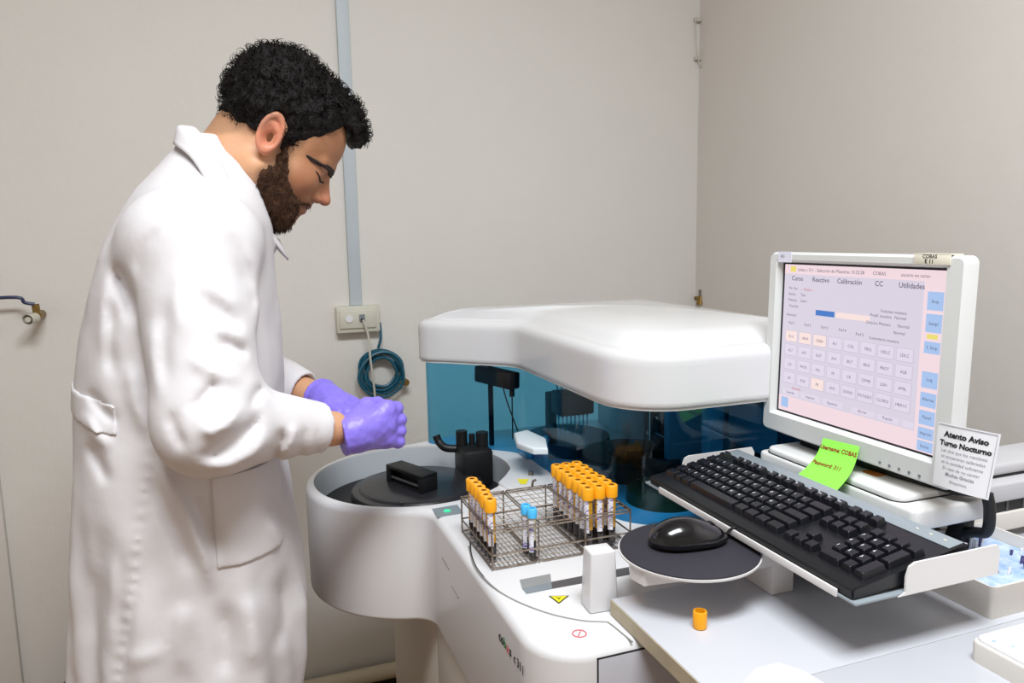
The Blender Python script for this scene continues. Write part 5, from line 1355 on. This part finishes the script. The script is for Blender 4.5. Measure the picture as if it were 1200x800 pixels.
bm = bmesh.new(); nn_ = len(R4[0]); rows_ = []
for t in np.linspace(0, 3, 16):
    i = min(int(t), 2); fr = t-i; row = []
    for k in range(nn_):
        a, b = R4[i][k], R4[i+1][k]; row.append(bm.verts.new(a*(1-fr)+b*fr))
    rows_.append(row)
for A, B in zip(rows_, rows_[1:]):
    for k in range(nn_-1): bm.faces.new((A[k], A[k+1], B[k+1], B[k]))
for _ in range(2): bmesh.ops.smooth_vert(bm, verts=[v_ for v_ in bm.verts if not v_.is_boundary], factor=.5, use_axis_x=True, use_axis_y=True, use_axis_z=True)
col_ = bm_obj('collar', bm, M_coat, coat, 180); md_ = col_.modifiers.new('thick', 'SOLIDIFY'); md_.thickness = .0028; md_.offset = 0
# ---- jeans and shoes
def jeans(P):
    d = cap(P, (-.11, HY-.05, .98), (-.11, HY+.05, .98), .135, .135)
    for s_ in (-1, 1):
        d = smin(d, cap(P, (-.105, HY+s_*.088, .95), (-.10, HY+s_*.105, .50), .105, .078), .04); d = smin(d, cap(P, (-.10, HY+s_*.105, .50), (-.12, HY+s_*.11, .06), .076, .066), .02)
    d = d-.003*nz(P, 45); d = np.maximum(d, .045-P[:, 2]); return smax(d, -np.maximum(body_sdf(P)-.004, P[:, 2]-.09), .002)
net_obj('jeans', jeans, (-.30, 1.10, .02), (.10, 1.66, 1.14), .0085, M_jeans, body, None, 1)
for s_ in (-1, 1):
    def shoe(P, s_=s_):
        y0 = HY+s_*.112
        d = smin(ell(P, (-.04, y0, FZ+.045), (.135, .048, .045)), ell(P, (-.12, y0, FZ+.06), (.060, .044, .060)), .03); d = smin(d, cap(P, (-.125, y0, .03), (-.12, y0, .08), .045, .045), .02)
        return np.maximum(d, FZ+.002-P[:, 2])
    net_obj('shoe', shoe, (-.22, HY+s_*.112-.07, FZ-.01), (.14, HY+s_*.112+.07, .16), .005, M_shoe, body, None, 1)
# ---- gloves
def chain(P, pts, rs):
    d = None
    for (a, b), (ra, rb) in zip(zip(pts, pts[1:]), zip(rs, rs[1:])):
        e = cap(P, a, b, ra, rb); d = e if d is None else smin(d, e, .004)
    return d
# right hand: palm faces away from the viewer (+Y), thumb up, fingers curled round towards the left hand
wr = np.array(ony(408, 508, 1.195)); hx = V3(.985, .10, .10); hx /= np.linalg.norm(hx); hz = V3(-.16, .0, .98); hz = hz-hx*(hz@hx); hz /= np.linalg.norm(hz); hy = np.cross(hz, hx)
def RH(f_, a_, u_): return wr+hx*f_+hy*a_+hz*u_      # forward, away from viewer, up
def right_hand(P):
    d = None
    palm = smin(cap(P, RH(.010, .0, -.004), RH(.068, .0, .026), .023, .0165), cap(P, RH(.010, .0, -.006), RH(.062, .004, -.026), .023, .0150), .02)
    palm = smin(palm, cap(P, RH(.020, .0, .010), RH(.064, .0, .0), .022, .0175), .02)
    d = smin(palm, cap(P, RH(-.012, 0, 0), RH(.02, 0, 0), .0295, .027), .015)
    for i, (u_, l1, l2, l3) in enumerate(((.027, .030, .026, .020), (.008, .034, .029, .022), (-.010, .030, .027, .021), (-.026, .024, .021, .018))):
        m0 = RH(.062, .001, u_*.9); m1 = RH(.062+l1*.80, .006, u_*1.05-.006); m2 = m1+hy*l2-hx*.012-hz*.003; m3 = m2-hx*l3+hy*.001
        d = smin(d, chain(P, [m0, m1, m2, m3], [.0125, .0112, .0100, .0088]), .0045)
    t0 = RH(.022, .008, .018); t1 = RH(.042, .024, .034); t2 = RH(.064, .034, .030); t3 = RH(.082, .036, .020)
    d = smin(d, chain(P, [t0, t1, t2, t3], [.0170, .0130, .0108, .0092]), .008)
    roll = np.sqrt((np.sqrt(((P-RH(-.010, 0, 0)-np.outer((P-RH(-.010, 0, 0))@hx, hx))**2).sum(1))-.0305)**2+((P-RH(-.010, 0, 0))@hx)**2)-.0028
    d = smin(d, roll, .003)
    d = d-.0007*nz(P, 230)-.0005*nz(P, 420, 1)
    cutb = -(P-RH(-.012, 0, 0))@hx
    d = np.maximum(d, cutb)
    return d
c_ = RH(.04, 0, 0)
rg = net_obj('glove', right_hand, c_-.09, c_+.09, .0022, M_glove, body, None, 1)
# left hand: reaches in from behind, knuckles up
wl = np.array(ony(378, 466, 1.455)); lt = np.array(ony(430, 486, 1.315)); lx = lt-wl; lx /= np.linalg.norm(lx); lz = V3(-.0, .25, 1.0); lz = lz-lx*(lz@lx); lz /= np.linalg.norm(lz); ly = np.cross(lz, lx)
def LH(f_, a_, u_): return wl+lx*f_+ly*a_+lz*u_
def left_hand(P):
    palm = smin(cap(P, LH(.008, 0, 0), LH(.072, .026, .0), .0245, .0140), cap(P, LH(.008, 0, 0), LH(.068, -.026, .0), .0245, .0140), .02)
    d = smin(palm, cap(P, LH(.02, 0, 0), LH(.07, 0, .002), .022, .016), .02)
    for i, (u_, l1, l2, l3) in enumerate(((-.028, .036, .024, .020), (-.009, .040, .027, .022), (.010, .037, .025, .021), (.027, .030, .020, .018))):
        m0 = LH(.068, u_*.95, .0); m1 = m0+lx*l1-lz*.006; m2 = m1+lx*l2*.6-lz*l2*.75; m3 = m2-lz*l3*.9-lx*.006
        d = smin(d, chain(P, [m0, m1, m2, m3], [.0122, .0108, .0096, .0085]), .0045)
    t = [LH(.018, -.016, -.006), LH(.040, -.034, -.014), LH(.066, -.040, -.018), LH(.088, -.034, -.022)]
    d = smin(d, chain(P, t, [.0175, .0140, .0115, .0095]), .008)
    c0 = LH(-.006, 0, 0); ax_ = (P-c0)@lx
    roll = np.sqrt((np.sqrt(((P-c0-np.outer(ax_, lx))**2).sum(1))-.0335)**2+ax_**2)-.0036
    d = smin(d, cap(P, LH(-.006, 0, 0), LH(.014, 0, 0), .033, .027), .01); d = smin(d, roll, .003)
    d = d-.0009*nz(P, 200)-.0005*nz(P, 420, 1)
    return np.maximum(d, -(P-LH(-.009, 0, 0))@lx)
c_ = LH(.05, 0, 0)
lg_ = net_obj('glove', left_hand, c_-.10, c_+.10, .0024, M_glove, body, None, 1)
